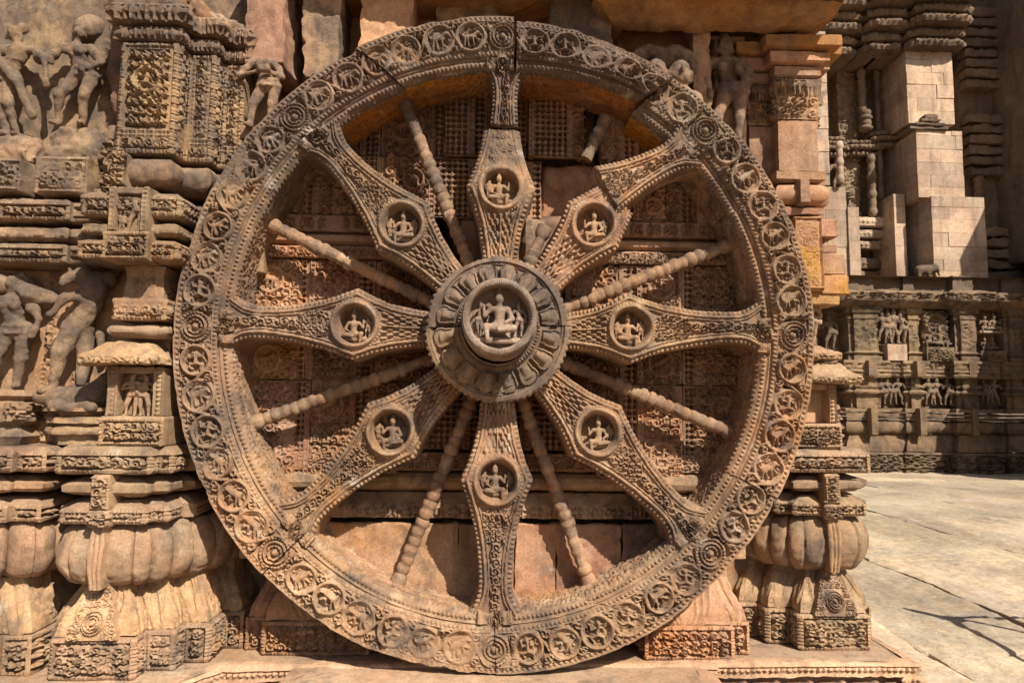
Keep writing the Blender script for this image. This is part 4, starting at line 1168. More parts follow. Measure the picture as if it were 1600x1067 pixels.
beast = [((-1.875, -.13, -.12), (-1.90, -.12, -.29), .036, .024), ((-1.835, -.10, -.01), (-1.875, -.13, -.13), .058, .040), ((-1.90, -.13, -.29), (-1.925, -.16, -.30), .026, .02),
         ((-1.80, -.07, -.14), (-1.79, -.11, -.26), .036, .024), ((-1.825, -.06, -.0), (-1.80, -.07, -.15), .052, .036),
         ((-1.83, -.09, -.01), (-1.785, -.09, .08), .058, .056), ((-1.785, -.09, .08), (-1.765, -.10, .15), .060, .062), ((-1.775, -.11, .17), (-1.80, -.13, .205), .052, .046),
         ((-1.805, -.14, .205), (-1.85, -.165, .185), .042, .026), ((-1.85, -.165, .178), (-1.862, -.17, .16), .02, .014), ((-1.80, -.13, .235), (-1.805, -.13, .26), .02, .010), ((-1.84, -.16, .215), (-1.845, -.16, .225), .014),
         ((-1.795, -.13, .115), (-1.85, -.17, .10), .030, .024), ((-1.85, -.17, .10), (-1.885, -.175, .045), .024, .020), ((-1.885, -.175, .04), (-1.90, -.185, .03), .018),
         ((-1.725, -.07, .20), (-1.70, -.05, .235), .036, .018), ((-1.76, -.10, .19), (-1.72, -.07, .20), .045, .04), ((-1.75, -.06, -.04), (-1.74, -.05, -.16), .022, .016)]
beast = [(q[0], q[1]) + tuple(r * .84 for r in q[2:]) for q in beast]
bs = thing("rearing_beast", "rearing lion-like stone beast standing over a crouched animal on round pedestal", "statue", (-1.80, -.05, -.53))
obj("body", caps_mesh("body", beast, .0058, .010, .0045), M['statue'], bs)
crou = [((-1.90, -.09, -.335), (-1.74, -.07, -.32), .055, .06), ((-1.91, -.12, -.31), (-1.94, -.14, -.33), .04, .03), ((-1.74, -.08, -.31), (-1.70, -.08, -.25), .045, .035), ((-1.88, -.14, -.37), (-1.80, -.16, -.375), .022), ((-1.78, -.13, -.35), (-1.72, -.15, -.37), .025)]
obj("crouched_animal", caps_mesh("crouched_animal", crou, .0075, .015, .003), M['statue'], bs)
moulding("pedestal", [(-1.92, .1), (-1.93, -.10), (-1.87, -.155), (-1.73, -.155), (-1.68, -.10), (-1.68, .1)], [(-.08, -.535), (-.03, -.535), (-.03, -.50), (.0, -.49), (.005, -.475), (.0, -.458), (-.03, -.452), (-.03, -.445), (0, -.443), (0, -.412), (-.03, -.41), (-.02, -.395), (.015, -.39), (.015, -.37), (-.08, -.368)], M['wall'], bs, None, .010, rough=.004)
cp = scale_caps(person_caps(.05, ((-.2, -.06, .62), (.1, -.12, .66)), ((.24, -.04, .62), (.16, -.12, .55)), bun=True), .185, (-1.540, -.178, -.405))
statue("embracing_figure", cp, 'wall', "man of the embracing couple carved in the small roofed niche", None, .005, .006, .0015)
cp = scale_caps(person_caps(.05, ((-.2, -.06, .62), (.1, -.12, .66)), ((.24, -.04, .62), (.16, -.12, .55)), bun=True, fem=True), .180, (-1.482, -.178, -.405), mir=True)
statue("embracing_figure", cp, 'wall', "woman of the embracing couple carved in the small roofed niche", None, .005, .006, .0015)
cp = scale_caps(person_caps(.08, ((-.24, -.05, .62), (-.2, -.14, .5)), ((.24, -.04, .60), (.14, -.14, .7)), crown=True, bun=False), .185, (-1.522, -.285, .362))
cp += scale_caps(person_caps(.02), .085, (-1.572, -.285, .362))
statue("niche_figure", cp, 'wallup', "slim standing stone figure with small attendant in shallow niche between ledges", None, .005, .006, .0015)

SECTION = None
# ---------------------------------------------------------------- stubs of columns along the top, figures between them
top = thing("upper_wall", "row of rough column stubs under the eave above the wheel", "wall", (0, .4, 1.3))
block("back_wall", -1.27, 1.42, .43, .56, 1.30, 2.3, M['red'], top, None, .03)
for x0, x1, yf, z0, mt in ((-1.26, -1.06, .10, 1.30, 'pinkst'), (-.985, -.815, .15, 1.27, 'wallup'), (-.705, -.45, .17, 1.18, 'pinkst'), (-.34, -.02, .30, 1.40, 'wallup'), (.24, .56, .20, 1.47, 'wallup'), (1.0, 1.09, .26, 1.1, 'pinkst')):
    block("column_stub", x0, x1, yf, .5, z0, 2.3, M[mt], top, None, .014, ch=.012, rough=.010, wear=0)
block("step_stone", -1.26, -1.12, .12, .4, .93, 1.0, M['pinkst'], top, None, .012, rough=.006)
block("side_panel", -1.32, -1.16, .24, .5, .3, 1.3, M['wallup'], top, None, .03)
block("side_panel", 1.13, 1.30, .34, .5, .80, 1.65, M['wallup'], top, lambda c, a, b, v0, v1: c.frame(a, b, v0, v1, .012, .012, False), .012)
block("side_panel", 1.02, 1.20, .30, .5, .60, 1.09, M['pinkst'], top, None, .014)
eave = thing("eave", "overhanging rust-stained stone eave above the right half of the wheel", "eave", (1.1, .2, 1.66))
block("eave_slab", .50, 1.72, -.16, .6, 1.70, 1.86, M['soffit'], eave, None, .02, ch=.015, rough=.010, wear=0)
moulding("eave_moulding", [(.50, .5), (.50, .12), (1.66, .12), (1.66, .9)], [(-.12, 1.61), (-.06, 1.615), (-.02, 1.64), (.03, 1.66), (.05, 1.698), (-.12, 1.699)], M['soffit'], eave, None, .02, rough=.009)
block("eave_slab", -1.3, .49, .0, .6, 1.74, 1.9, M['soffit'], eave, None, .02, ch=.02, rough=.012, wear=0)
block("eave_slab", 1.50, 1.78, -.1, 1.2, 1.862, 1.99, M['pinkst'], eave, None, .02)
cp = scale_caps(person_caps(.08, ((-.25, -.05, .60), (.1, -.16, .64)), ((.24, -.04, .60), (.02, -.16, .64)), bun=False), .42, (-1.165, .12, .985))
cp = [c for c in cp if c[0][2] < 1.33 and c[1][2] < 1.33]
statue("headless_torso", cp, 'statue', "headless stone torso with clasped hands below a column stub", None, .008, .014, .003)
for dx, lb in ((.775, "stone head with rounded hair under the double arch behind the rim"), (.895, "bust with a scaled robe under the double arch behind the rim")):
    b_ = thing("stone_bust", lb, "statue", (dx, .2, 1.15))
    cc = [((dx, .17, 1.33), (dx, .17, 1.36), .06, .055), ((dx, .105, 1.335), (dx, .10, 1.345), .012), ((dx, .19, 1.27), (dx, .2, 1.2), .035), ((dx - .05, .19, 1.2), (dx + .06, .19, 1.2), .065), ((dx - .055, .16, 1.34), (dx - .055, .17, 1.31), .016), ((dx + .055, .16, 1.34), (dx + .055, .17, 1.31), .016), ((dx, .2, 1.385), (dx + .01, .21, 1.40), .045), ((dx, .19, 1.12), (dx, .19, 1.2), .09)]
    obj("bust", caps_mesh("bust", cc, .0075, .014, .004), M['wallup'], b_)
    ar = []
    for i in range(9):
        a = pi * i / 8; ar.append((dx + .085 * cos(a), 1.40 + .085 * sin(a)))
    obj("arch", caps_mesh("arch", [((ar[i][0], .22, ar[i][1]), (ar[i + 1][0], .22, ar[i + 1][1]), .035) for i in range(8)], .010, .015, .008), M['wallup'], b_)
cp = scale_caps(person_caps(.06, ((-.20, -.05, .58), (-.17, -.1, .42)), ((.19, -.04, .58), (.06, -.14, .64)), crown=True, bun=False, fem=True), .60, (1.185, .31, 1.02))
cp += [((1.12, .33, 1.0), (1.25, .33, 1.0), .04)]
statue("standing_statue", cp, 'wallup', "tall crowned stone figure standing in shade beneath the eave", None, .009, .016, .004)

# ---------------------------------------------------------------- corner pilaster right of the wheel
XR, YR = 1.665, .30
pr_ = thing("corner_pilaster", "corner pilaster of mixed old and restored blocks rising to the eave", "pilaster", (XR, .5, -1.5))
lower_pilaster(pr_, XR, YR, -1, 'wall', 200)
niche(pr_, 1.50, 1.735, .33, -.533, -.20, M['wall'], 271)
block("niche_wall", 1.735, 1.80, .42, .8, -.533, -.31, M['wall'], pr_, lambda c, a, b, v0, v1: c.curls(a, b, v0, v1, .04, .010, 3), .008)
block("niche_wall", 1.40, 1.50, .40, .8, -.533, -.20, M['wall'], pr_, None, .02)
eave_roof("roof", pr_, 1.48, 1.83, .26, .7, -.205, -.095, M['wall'], 14)
eave_roof("roof", pr_, 1.50, 1.76, .31, .7, -.085, .0, M['wall'], 15)
block("core_block", 1.42, 1.60, .42, .8, -.09, .28, M['wall'], pr_, None, .03)
cp = scale_caps(person_caps(.06, fem=True), .27, (1.635, .40, -.005))
statue("small_statue", cp, 'wall', "small stone figure standing on the stacked stone roofs beside the rim", None, .007, .010, .003)
block("stained_block", 1.52, 1.665, .285, .8, .27, .66, M['orange'], pr_, lambda c, a, b, v0, v1: (c.frame(a, b, v0, v1, .006, .005, False), c.curls(a + .02, b - .02, v0 + .02, v1 - .02, .035, .003, 44)), .007, rough=.005)
for z0, z1, xx, y, mt in ((.56, .66, 1.775, .33, 'pinkst'), (.48, .53, 1.775, .35, 'pinkst'), (.36, .47, 1.79, .31, 'pinkst'), (.255, .355, 1.80, .30, 'orange')):
    block("stained_block", 1.667, xx, y, .8, z0, z1, M[mt], pr_, None, .012, rough=.004)
block("stained_block", 1.50, 1.76, .31, .8, .20, .268, M['orange'], pr_, None, .012, rough=.005)
block("core_block", 1.44, 1.72, .37, .8, .27, .70, M['pinkst'], pr_, None, .03)
PR = [(1.20, .62), (1.20, .47), (1.335, .47), (1.335, .385), (1.455, .385), (1.455, .30), (1.665, .30), (1.665, .39), (1.71, .39), (1.71, .9)]
mp = M['pinkst']
moulding("foot", PR, [(-.1, .665), (.01, .668), (.015, .70), (-.02, .715), (-.1, .717)], mp, pr_, None, .014, rough=.004, wear=0)
moulding("torus", PR, [(-.1, .718)] + arc(-.02, .72, .83, .055, 9) + [(-.1, .833)], mp, pr_, None, .011, rough=.003, wear=0)
block("torus_strap", 1.535, 1.585, .235, .5, .712, .845, mp, pr_, None, .01, rough=.003)
moulding("ledge", PR, [(-.1, .838), (.0, .84), (.025, .85), (.025, .895), (-.1, .90)], mp, pr_, None, .012, rough=.003, wear=0)
moulding("shaft", PR, [(-.1, .902), (.0, .903), (.0, 1.172), (-.1, 1.175)], mp, pr_, None, .011, rough=.004, wear=0)
moulding("carved_block", PR, [(-.1, 1.176), (.004, 1.178), (.012, 1.30), (.018, 1.395), (-.1, 1.40)], M['wallup'], pr_, lambda c: (o_pend(2, 5)(c), [c.curls(s[0] + .01, s[1] - .01, c.vc[1] + .01, c.vc[2], .05, .012, 31) for s in c.segs if s[1] - s[0] > .06]), .0065)
for z0, z1, p in ((1.402, 1.465, .02), (1.467, 1.53, .055), (1.532, 1.60, .095)):
    moulding("capital", PR, [(-.1, z0), (p - .012, z0 + .002), (p, z0 + .012), (p, z1 - .004), (-.1, z1)], M['pinkst'] if z0 < 1.5 else M['soffit'], pr_, None, .012, rough=.004, wear=0)

# small carved bases between pilasters and wheel
def small_base(plan, seed):
    moulding("base", plan, [(-.12, -1.5), (.02, -1.5), (.02, -1.35), (-.12, -1.34)], M['panel'], bwall, o_panel(1, seed), .007)
    moulding("bell", plan, [(-.12, -1.345), (.01, -1.345), (.0, -1.30), (-.04, -1.22), (-.06, -1.16), (-.06, -1.10), (-.12, -1.09)], M['panel'], bwall, o_bell, .008)
small_base([(-1.16, .5), (-1.16, .30), (-1.06, .30), (-1.06, .23), (-.60, .23), (-.60, .5)], 301)
small_base([(.72, .5), (.72, .17), (1.10, .17), (1.10, .24), (1.20, .24), (1.20, .5)], 311)
block("wall_block", -1.24, -.95, .33, .55, -1.09, -.5, M['wall'], bwall, None, .03)
block("wall_block", .95, 1.26, .36, .55, -1.09, -.5, M['wall'], bwall, None, .03)

# ---------------------------------------------------------------- plinth and the slab under the wheel
pln = thing("plinth", "low sandstone plinth with beaded edge and elephant frieze under wall and pilasters", "plinth", (0, .2, -1.9))
PP = [(-3.2, -.34), (-1.46, -.34), (-1.34, -.14), (-1.20, .07), (-.80, .09), (1.02, .09), (1.02, .12), (1.985, .12), (1.985, 9.0)]
def o_pl(c):
    v = c.vc[-3]
    c.bead_u(v - .028, .011, .028, .011)
    c.ridge_u(v - .006, .006, .005); c.ridge_u(v - .05, .006, .006)
    c.curls(0, 99 if c.u[-1] > 99 else min(c.u[-1], 7.0), c.vc[1] + .01, c.vc[2] - .01, .06, .008, 3)
moulding("plinth_course", PP[:8] + [(1.985, 1.6)], [(-.06, -1.9), (.0, -1.9), (.0, -1.80), (-.075, -1.79), (-.08, -1.57), (-.01, -1.56), (0, -1.508), (-.012, -1.5), (-.05, -1.499)], M['plinth'], pln, o_pl, .009, rough=.004)
grid("plinth_side", np.array([[(1.985, 1.6, -1.95), (1.985, 1.6, -1.5)], [(1.985, 9, -1.95), (1.985, 9, -1.5)]]), M['plinth'], pln)
def top_sheet(name, x0, x1, y0, y1, z, res=.02):
    xs = np.arange(x0, x1 + res, res); ys = np.arange(y0, y1 + res, res)
    P = np.zeros((len(xs), len(ys), 3)); P[..., 0] = xs[:, None]; P[..., 1] = ys[None]; P[..., 2] = z
    P[..., 2] += .005 * fnoise(P, 5.0, 2.0, 4)
    return grid(name, P, M['plinth'], pln)
xs = np.arange(-3.2, .30, .02); tt = np.linspace(0, 1, 48)
P = np.zeros((len(xs), len(tt), 3)); P[..., 0] = xs[:, None]
_e = np.interp(xs, [-1.46, -1.34, -1.20, -.8], [-.34, -.14, .07, .09]) + .012
P[..., 1] = _e[:, None] * (1 - tt) + .6 * tt; P[..., 2] = -1.503 + .005 * fnoise(P, 5.0, 2.0, 4)
grid("top_slab", P, M['plinth'], pln)
top_sheet("top_slab", .302, 1.008, .105, .6, -1.503)
top_sheet("top_slab", 1.01, 1.97, .135, .9, -1.504)
top_sheet("top_slab", 1.44, 1.97, .902, 6.0, -1.503, .06)
el = caps_mesh("frieze_elephant", scale_caps(elephant_caps(), .15), .008, .010, .003)
el.materials.append(M['red'])
def elephant(x, y, z, rz, s=1.0):
    o = obj("frieze_elephant", el, None, pln); o.location = (x, y, z); o.rotation_euler = (0, 0, rz); o.scale = (s, s, s * 1.25)
for i in range(6): elephant(1.10 + i * .155, .135, -1.725, 0, 1.0)
for i in range(3): elephant(-1.12 + i * .13, .105, -1.725, 0, 1.0)
for i in range(4): elephant(1.97, .25 + i * .16, -1.725, pi / 2)
block("corner_post", 1.895, 1.995, .108, .3, -1.80, -1.56, M['plinth'], pln, lambda c, a, b, v0, v1: (c.frame(a, b, v0, v1, .011, .010), c.bead_v((a + b) / 2, .011, .027, .010, v0, v1)), .008)
sl_ = moulding("support_slab", [(-.88, .10), (-.965, -.06), (-.99, -.26), (-.95, -.60), (1.01, -.60), (1.01, .05)], [(-.03, -1.92), (.0, -1.92), (.0, -1.545), (-.012, -1.530), (-.05, -1.510), (-.10, -1.509)], M['plinth'], None, None, .016, rough=.007, wear=0)
tag(sl_, "broad plain stone slab that the foot of the wheel rests on", "slab")
xs = np.arange(-.90, .925, .014); ys = np.arange(-.515, .30, .014)
P = np.zeros((len(xs), len(ys), 3)); P[..., 0] = xs[:, None]; P[..., 1] = ys[None]; P[..., 2] = -1.512 + .004 * fnoise(P, 5.0, 8.0, 4)
grid("slab_top", P, M['plinth'], sl_)

# the wheel is a touch taller than wide
wheel.scale = (.990, 1.0, 1.018); wheel.location.z = -1.513

# ================================================================ paved court
pave = grid("pavement", np.array([[(-30, -30, -1.895), (-30, 40, -1.895)], [(45, -30, -1.895), (45, 40, -1.895)]]), M['bed'])
pave['kind'] = 'structure'
rp = random.Random(11)
xcols = [2.0, 2.75, 3.86, 5.7, 7.6, 9.9, 12.0, 13.6]
for i in range(len(xcols) - 1):
    y = rp.uniform(-1.2, -.4)
    while y < 13.5:
        ln = rp.uniform(2.0, 4.2)
        y1 = min(y + ln, 13.75)
        gap = .003
        x0, x1 = xcols[i] + gap, xcols[i + 1] - gap
        if i == 1 : x1 -= .02
        if i == 2 : x0 += .014
        near = y < 5 and x0 < 6
        res = .025 if near else .075
        xs = np.linspace(x0, x1, int((x1 - x0) / res) + 2); ys = np.linspace(y + gap, y1 - gap, int((y1 - y) / res) + 2)
        P = np.zeros((len(xs), len(ys), 3)); P[..., 0] = xs[:, None]; P[..., 1] = ys[None]
        # wander of the joints
        wx = .022 * vnoise(np.stack([0 * P[..., 0] + xcols[i] * 7, P[..., 1], 0 * P[..., 0]], -1), 1.6)
        wx1 = .022 * vnoise(np.stack([0 * P[..., 0] + xcols[i + 1] * 7, P[..., 1], 0 * P[..., 0]], -1), 1.6)
        f = (P[..., 0] - x0) / (x1 - x0)
        P[..., 0] += wx * (1 - f) + wx1 * f
        A = P.copy(); A[..., 0] = A[..., 0] * 2.2 + .9 * A[..., 1] * 0; A[..., 2] = i * 3.3
        A[..., 1] = A[..., 1] * .55 + .25 * A[..., 0]
        q = fnoise(A, 2.2, i + y, 4)
        flake = np.floor(q * 3.2 + .35 * vnoise(P, 9, 1)) / 3.2                   # flaked bedding layers
        e = np.minimum(np.minimum(P[..., 0] - P[:1, :, 0], P[-1:, :, 0] - P[..., 0]), np.minimum(P[..., 1] - y, y1 - P[..., 1]))
        P[..., 2] = -1.85 + rp.uniform(-.006, .006) + .016 * flake + .006 * q + .004 * vnoise(P, 12, 4)
        P[..., 2] -= .009 * np.clip(1 - e / .03, 0, 1) ** 2
        B = P.copy()
        nx, ny = len(xs), len(ys)
        G = np.zeros((nx + 2, ny + 2, 3)); G[1:-1, 1:-1] = P
        G[0, 1:-1], G[-1, 1:-1], G[1:-1, 0], G[1:-1, -1] = P[0], P[-1], P[:, 0], P[:, -1]
        G[0, 0], G[0, -1], G[-1, 0], G[-1, -1] = P[0, 0], P[0, -1], P[-1, 0], P[-1, -1]
        for s in (np.s_[0], np.s_[-1], np.s_[:, 0], np.s_[:, -1]): G[s][..., 2] = -1.90
        grid("paving_slab", G, M['floor'], pave)
        y = y1

# ================================================================ far temple: carved platform
FY = 13.55
fp = thing("temple_platform", "far carved temple platform with niches and pilasters across the paved court", "platform", (11, FY, -1.85))
def fplan(ext=0.0):
    pts = [(7.0, FY + .5), (8.35, FY + .5), (8.35, FY + .25), (8.85, FY + .25), (8.85, FY), (9.75, FY), (9.75, FY + .10), (10.35, FY + .10), (10.35, FY), (10.75, FY), (10.75, FY + .10), (11.55, FY + .10), (11.55, FY - .12), (12.2, FY - .12), (12.2, FY + .1), (12.9, FY + .1), (12.9, FY), (15.0, FY)]
    return pts
mf = M['farplinth']
def fm(name, prof, orn=None, res=.05, rough=.009, mat=None): return moulding(name, fplan(), prof, mat or mf, fp, orn, res, None, rough, 0)
def o_far(k, size, h, seed):
    def f(c): c.curls(0, c.u[-1], c.vc[k] + .03, c.vc[k + 1] - .03, size, h, seed); c.ridge_u(c.vc[k] + .02, .025, .03); c.ridge_u(c.vc[k + 1] - .02, .025, .03)
    return f
fm("frieze", [(-.3, -1.95), (.22, -1.95), (.24, -1.40), (-.1, -1.36)], o_far(1, .17, .04, 3), .025)
fm("bell", [(-.3, -1.36), (.14, -1.36), (.12, -1.22), (.02, -1.05), (-.02, -.94), (-.3, -.94)], None, .06)
fm("cushion", [(-.3, -.94)] + arc(.0, -.93, -.62, .12, 8) + [(-.3, -.61)], None, .06)
for z0, z1, p in ((-.60, -.53, .08), (-.50, -.43, .10), (-.40, -.31, .13)):
    fm("ledge", [(-.3, z0), (p, z0), (p, z1), (-.3, z1 + .005)], None, .08, .012)
fm("panel_wall", [(-.32, -.32), (-.26, -.31), (-.26, .50), (-.32, .51)], None, .09)
fm("band", [(-.3, .48), (.12, .48), (.13, .62), (-.3, .63)], o_far(1, .1, .02, 5), .04)
fm("band", [(-.3, .66), (.10, .66), (.12, .84), (-.3, .85)], o_far(1, .12, .025, 7), .04)
fm("panel_wall", [(-.32, .84), (-.26, .85), (-.26, 2.25), (-.32, 2.26)], None, .09)
fm("cornice", [(-.35, 2.18), (.10, 2.2), (.24, 2.28), (.27, 2.34), (.25, 2.56), (.12, 2.64), (-.5, 2.66)], o_far(3, .2, .05, 9), .035)
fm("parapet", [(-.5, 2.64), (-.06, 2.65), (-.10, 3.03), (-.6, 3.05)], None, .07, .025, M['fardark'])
grid("terrace", np.array([[(7, FY - .1, 3.0), (7, FY + 6, 3.0)], [(16, FY - .1, 3.0), (16, FY + 6, 3.0)]]), M['fardark'], fp)
def fpil(x0, x1, yf, lab=None):
    m = (x0 + x1) / 2; n = len([1])
    pl = [(x0, FY + .5), (x0, yf + .09), (x0 + .10, yf + .09), (x0 + .10, yf), (x1 - .10, yf), (x1 - .10, yf + .09), (x1, yf + .09), (x1, FY + .5)]
    def o(c):
        s = c.segs[3]
        for k in range(len(c.vc) - 1):
            if c.vc[k + 1] - c.vc[k] > .5: c.curls(s[0] + .02, s[1] - .02, c.vc[k] + .05, c.vc[k + 1] - .05, .13, .02, int(m * 10))
    moulding("pilaster", pl, [(-.2, .86), (.05, .86), (.05, .98), (.0, 1.0), (.07, 1.06), (.0, 1.12), (.0, 1.9), (.03, 1.92), (.03, 2.0), (-.01, 2.02), (.06, 2.08), (.08, 2.2), (-.2, 2.2)], mf, fp, o, .045, None, .012, 0)
    moulding("pilaster", pl, [(-.2, -.30), (.0, -.30), (.0, .02), (.10, .05), (.12, .09), (.05, .14), (.0, .16), (.05, .22), (.05, .26), (.0, .28), (-.02, .48), (-.2, .48)], mf, fp, None, .045, None, .012, 0)
for x0, x1, yf in ((8.95, 9.72, FY - .05), (10.36, 10.78, FY - .02), (11.6, 12.15, FY - .15), (12.93, 13.4, FY - .05)): fpil(x0, x1, yf)
for x in (8.85 + .5, 10.56, 11.87):
    block("strap", x - .10, x + .10, FY - .30, FY, .47, .86, mf, fp, None, .05)
    block("strap", x - .08, x + .08, FY - .30, FY, -.95, -.30, mf, fp, None, .05)
pm_ = caps_mesh("relief_figure", scale_caps(person_caps(.09, crown=True, bun=False, fem=True), 1.0, flat=.9), .026, .03, .006); pm_.materials.append(M['fardark'])
ps_ = caps_mesh("relief_figure", scale_caps(seated_caps(True, 1), 1.0), .03, .03, .006); ps_.materials.append(M['fardark'])
def rel(me, x, y, z, s, mir=1):
    o = obj("relief_figure", me, None, fp); o.location = (x, y, z); o.scale = (s * mir, s, s)
for x, z, s, mi in ((9.93, 1.30, .80, 1), (10.08, 1.30, .86, -1), (10.24, 1.30, .78, 1), (9.55 + .22, 1.35, .75, 1), (8.6, 1.15, .9, 1), (8.15, 1.15, .9, -1)): rel(pm_, x, FY - .02 + (.35 if x < 8.8 else 0), z, s, mi)
block("figure_plinth", 9.84, 10.33, FY - .12, FY + .3, .87, 1.28, M['fartower'], fp, None, .05)
block("figure_plinth", 10.82, 11.52, FY - .14, FY + .3, .87, 1.22, mf, fp, lambda c, a, b, v0, v1: c.curls(a + .05, b - .05, v0 + .05, v1 - .05, .12, .03, 3), .03)
block("relief_slab", 10.86, 11.48, FY + .06, FY + .3, 1.22, 2.15, mf, fp, lambda c, a, b, v0, v1: (c.curls(a, b, v0, v1, .2, .03, 8), c.ring((a + b) / 2, v1 - .35, .26, .05, .06)), .03)
rel(ps_, 10.98, FY, 1.30, .5); rel(ps_, 11.25, FY, 1.28, .55, -1); rel(ps_, 11.4, FY + .02, 1.28, .4)
block("figure_plinth", 12.23, 12.86, FY - .10, FY + .3, .87, 1.15, mf, fp, lambda c, a, b, v0, v1: c.curls(a + .05, b - .05, v0 + .05, v1 - .05, .12, .03, 4), .03)
block("niche_shelf", 12.25, 12.84, FY - .08, FY + .3, 1.60, 1.66, M['fartower'], fp, None, .05)
rel(ps_, 12.42, FY, 1.68, .48); rel(ps_, 12.66, FY, 1.68, .5, -1); rel(ps_, 12.40, FY, 1.2, .34); rel(ps_, 12.6, FY, 1.2, .34)
for x, mi in ((9.85, 1), (10.02 + .12, -1), (10.9, 1), (11.12, -1), (11.38, 1), (12.32, 1), (12.6, -1), (9.75 - .05, 1), (8.55, 1)): rel(pm_, x, FY + .0 + (.35 if x < 8.8 else 0), -.26 + .05, .66, mi)

# ---------------------------------------------------------------- far tower
TY = 14.9
RY = TY + .85                               # the recess lies deeper than the buttress
tw = thing("temple_tower", "far temple tower with a sunlit buttress of plain restored blocks and dark carved recesses", "tower", (11.5, TY, 3.0))
rt = random.Random(3)
def masonry(x0, x1, yf, yb, z0, z1, mat, lean=0.0, bh=.33, bl=.85):
    z = z0; k = 0
    while z < z1 - .05:
        h = min(bh * rt.uniform(.85, 1.15), z1 - z)
        a = x0 + lean * (z - z0); b = x1 + lean * (z - z0); x = a
        first = True
        while x < b - .03:
            l = bl * rt.uniform(.6, 1.35) * (.5 if first and k % 2 else 1); x2 = min(x + l, b)
            if b - x2 < .18: x2 = b
            y = yf + rt.uniform(-.012, .012)
            cheap_box("brick", round(x, 2) + .0015, round(x2, 2) - .0015, y, y + round(yb - yf, 2), z + .0015, z + round(h, 2) - .0015, mat, tw, .005)
            x = x2; first = False
        z += round(h, 2); k += 1
mt_ = M['fartower']
masonry(11.60, 13.05, TY - .75, TY + 1.3, 3.0, 5.3, mt_)                         # stepped sunlit buttress
masonry(11.35, 12.62, TY - .62, TY + 1.3, 5.3, 7.15, mt_)
masonry(11.25, 12.55, TY - .48, TY + 1.3, 7.40, 9.9, mt_)
for i, (z0, z1, a, b, d) in enumerate(((7.15, 7.24, 11.15, 12.2, .70), (7.25, 7.33, 11.3, 12.1, .74), (7.34, 7.42, 11.42, 11.95, .78), (7.43, 7.56, 11.55, 11.9, .74))):
    block("bracket", a, b, TY - d, TY, z0, z1, M['fardark'], tw, None, .06, ch=.02, rough=.012)
masonry(8.4, 9.42, TY - .55, TY + 1.3, 3.0, 5.6, mt_); masonry(8.3, 9.0, TY - .55, TY + 1.3, 5.6, 9.9, mt_)
masonry(9.42, 9.72, TY - .62, TY + 1.0, 3.0, 5.0, mt_, 0, .6, .5)
masonry(10.98, 11.30, TY - .10, TY + 1.0, 3.0, 5.55, mt_, 0, .5, .5)
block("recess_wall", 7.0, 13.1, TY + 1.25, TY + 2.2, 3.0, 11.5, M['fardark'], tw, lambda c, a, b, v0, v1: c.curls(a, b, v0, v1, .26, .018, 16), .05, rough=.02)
block("recess_pier", 10.0, 10.55, RY - .05, RY + .5, 4.9, 9.6, M['fardark'], tw, lambda c, a, b, v0, v1: c.curls(a, b, v0, v1, .24, .03, 6), .05, rough=.02)
def stack(name, x0, x1, zs, y0, mat):
    for z0, z1, d in zs:
        moulding(name, [(x0, RY + .3), (x0, RY - y0 - d + .12), (x0 + .25, RY - y0 - d), (x1 - .1, RY - y0 - d), (x1, RY - y0 - d + .1), (x1, RY + .3)], [(-.15, z0), (-.02, z0 + .01), (0, z0 + .03), (0, z1 - .03), (-.03, z1), (-.15, z1 + .005)], mat, tw, lambda c: c.bead_u((c.vc[2] + c.vc[3]) / 2, .05, .13, .03), .03, None, .012, 0)
stack("ledge", 9.72, 11.3, ((4.15, 4.38, .15), (4.45, 4.68, .22), (4.75, 5.02, .30)), .2, M['fartower'])
stack("ledge", 9.72, 11.3, ((3.0, 3.55, .10), (3.6, 3.9, .16)), .1, M['fardark'])
stack("canopy", 9.1, 10.0, ((6.75, 6.88, .25), (6.92, 7.04, .35), (7.08, 7.2, .28), (7.24, 7.36, .18)), .25, M['fardark'])
stack("canopy", 9.95, 11.1, ((6.85, 6.97, .20), (7.0, 7.14, .32), (7.17, 7.28, .26)), .15, M['fardark'])
stack("canopy", 10.75, 11.5, ((7.05, 7.2, .45), (7.23, 7.36, .52), (7.4, 7.52, .42)), .1, M['fardark'])
def baluster(x, y, z0, z1, r, n, mat):
    hs = np.linspace(0, 1, 60)
    pr = [(0, z0)] + [(r * .8 * (0.72 + .28 * abs(math.sin(h * pi * n)) * (1 if (int(h * n) % 2 == 0) else .4)), z0 + h * (z1 - z0)) for h in hs] + [(0, z1)]
    o = obj("baluster", lathe_profile_mesh("baluster", pr, 10), mat, tw); o.location = (x, y, 0)
baluster(9.22, TY - .66, 5.62, 6.76, .13, 5, M['fartower']); baluster(10.72, RY - .40, 5.05, 6.85, .17, 7, M['fardark']); baluster(10.55, RY - .35, 7.55, 9.4, .16, 7, M['fardark']); baluster(11.02, RY - .3, 5.6, 9.4, .12, 9, M['fardark'])
baluster(10.55, RY - .5, 7.5, 8.1, .22, 4, M['fardark'])
fg = obj("recess_statue", pm_, None); fg.location = (9.75, RY - .35, 5.75); fg.scale = (1.05, .9, 1.0); tag(fg, "twisting stone figure in the dark recess of the far tower", "statue")
block("figure_block", 9.45, 10.0, RY - .5, RY + .4, 5.02, 5.72, M['fardark'], tw, lambda c, a, b, v0, v1: c.curls(a, b, v0, v1, .22, .06, 6), .04, rough=.03)
lion = scale_caps(elephant_caps(), .55, (11.35, TY - .80, 3.05)); lo_ = obj("crouching_lion", caps_mesh("crouching_lion", lion, .03, .03, .015), M['fardark']); tag(lo_, "small crouching stone animal at the foot of the sunlit far buttress", "statue")
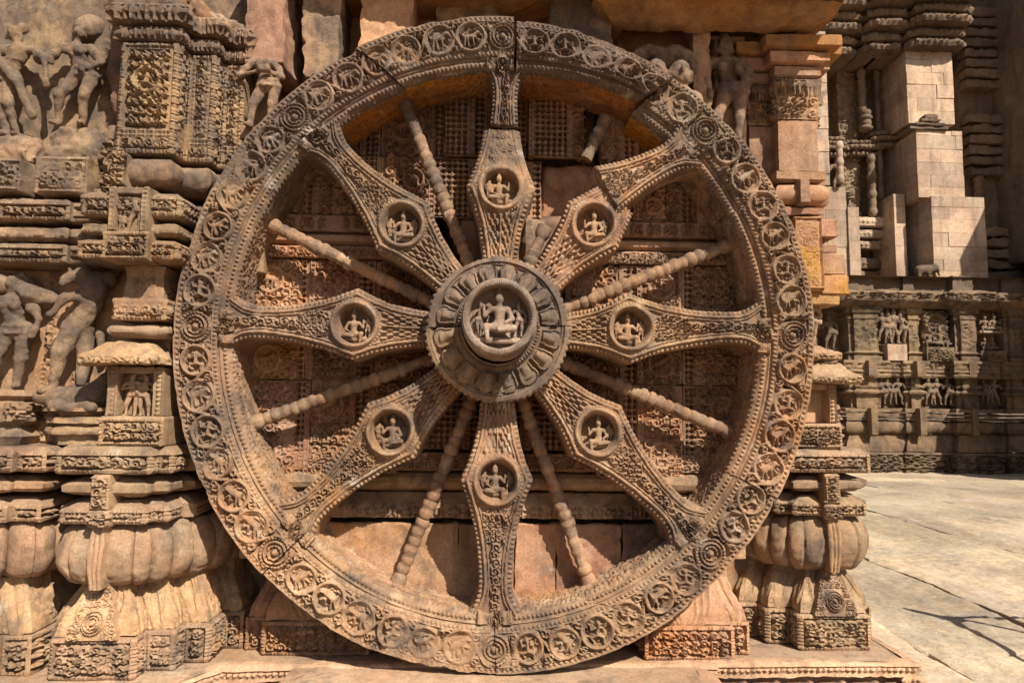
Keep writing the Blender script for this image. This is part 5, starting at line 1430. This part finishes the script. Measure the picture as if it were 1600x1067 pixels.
# layered eaves above
for i in range(6):
    z0 = 9.45 + i * .26
    for x0, x1, d in ((8.9, 10.05, .30), (10.1, 11.2, .55), (11.2, 12.75, .85)):
        d2 = d + .16 * i - (.12 if i % 2 else 0)
        moulding("eave_layer", [(x0, TY + 1.4), (x0, TY - d2 + .15), (x0 + .2, TY - d2), (x1 - .2, TY - d2), (x1, TY - d2 + .15), (x1, TY + 1.4)], [(-.5, z0), (-.02, z0), (0, z0 + .05), (0, z0 + .15), (-.06, z0 + .22), (-.3, z0 + .23)], M['fardark'], tw, lambda c: c.bead_u(c.vc[2] + .05, .06, .16, .04), .05, None, .02, 0)
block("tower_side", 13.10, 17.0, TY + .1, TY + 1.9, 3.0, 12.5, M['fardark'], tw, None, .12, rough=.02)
for z0 in (3.2, 3.5, 3.8, 4.1, 4.4, 6.1, 6.4, 6.7, 7.0, 7.3, 7.6, 8.6, 8.9, 9.2, 9.5, 9.8, 10.1, 10.4, 10.7):
    block("ledge", 13.10, 16.0, TY - .25, TY + .3, z0, z0 + .22, M['fardark'], tw, None, .10, rough=.03)
baluster(13.4, TY - .1, 4.7, 6.1, .18, 7, M['fardark'])

# wings of the platform further right: they throw the slanting shade on the far wall
wing = thing("platform_wing", "projecting wing of the far platform that shades the court's far corner", "platform", (15.5, 10, -1.85))
block("wing_wall", 13.75, 18, 8.2, 13.6, -1.9, 3.3, M['farplinth'], wing, None, .25, rough=.03)
block("wing_cornice", 13.62, 18, 8.05, 13.6, 3.305, 3.62, M['farplinth'], wing, None, .2, rough=.03)
block("shade_tower", 14.6, 19, 10.3, 12.85, 3.625, 7.9, M['fardark'], wing, None, .3, rough=.04)

block("shade_tower", 14.05, 19, 12.9, 16.2, 3.625, 14.0, M['fardark'], wing, None, .3, rough=.04)  # unseen mass, added to put the right side of the tower in shade

# ---------------------------------------------------------------- unseen tripod, its legs shaped to throw the branching shadow on the paving
tri = thing("shadow_tripod", "unseen grey metal tripod shaped for its shadow on the paving", "stand", (3.8, 1.3, -1.85))
apex = Vector((3.86, 1.18, -.98))
def bar(name, a, b, r):
    a, b = Vector(a), Vector(b); L = (b - a).length
    o = obj(name, lathe_profile_mesh(name, [(0, 0), (r, 0), (r, L), (0, L)], 10), M['metal'], tri)
    o.location = a; o.rotation_euler = (b - a).to_track_quat('Z', 'Y').to_euler()
for ft in ((4.65, 2.03, -1.85), (4.25, 1.15, -1.85), (3.25, .85, -1.85)): bar("leg", ft, apex, .019)
bar("pole", apex, apex + Vector((-.02, -.02, .30)), .036)
bar("collar", apex - Vector((0, 0, .05)), apex + Vector((0, 0, .05)), .045)
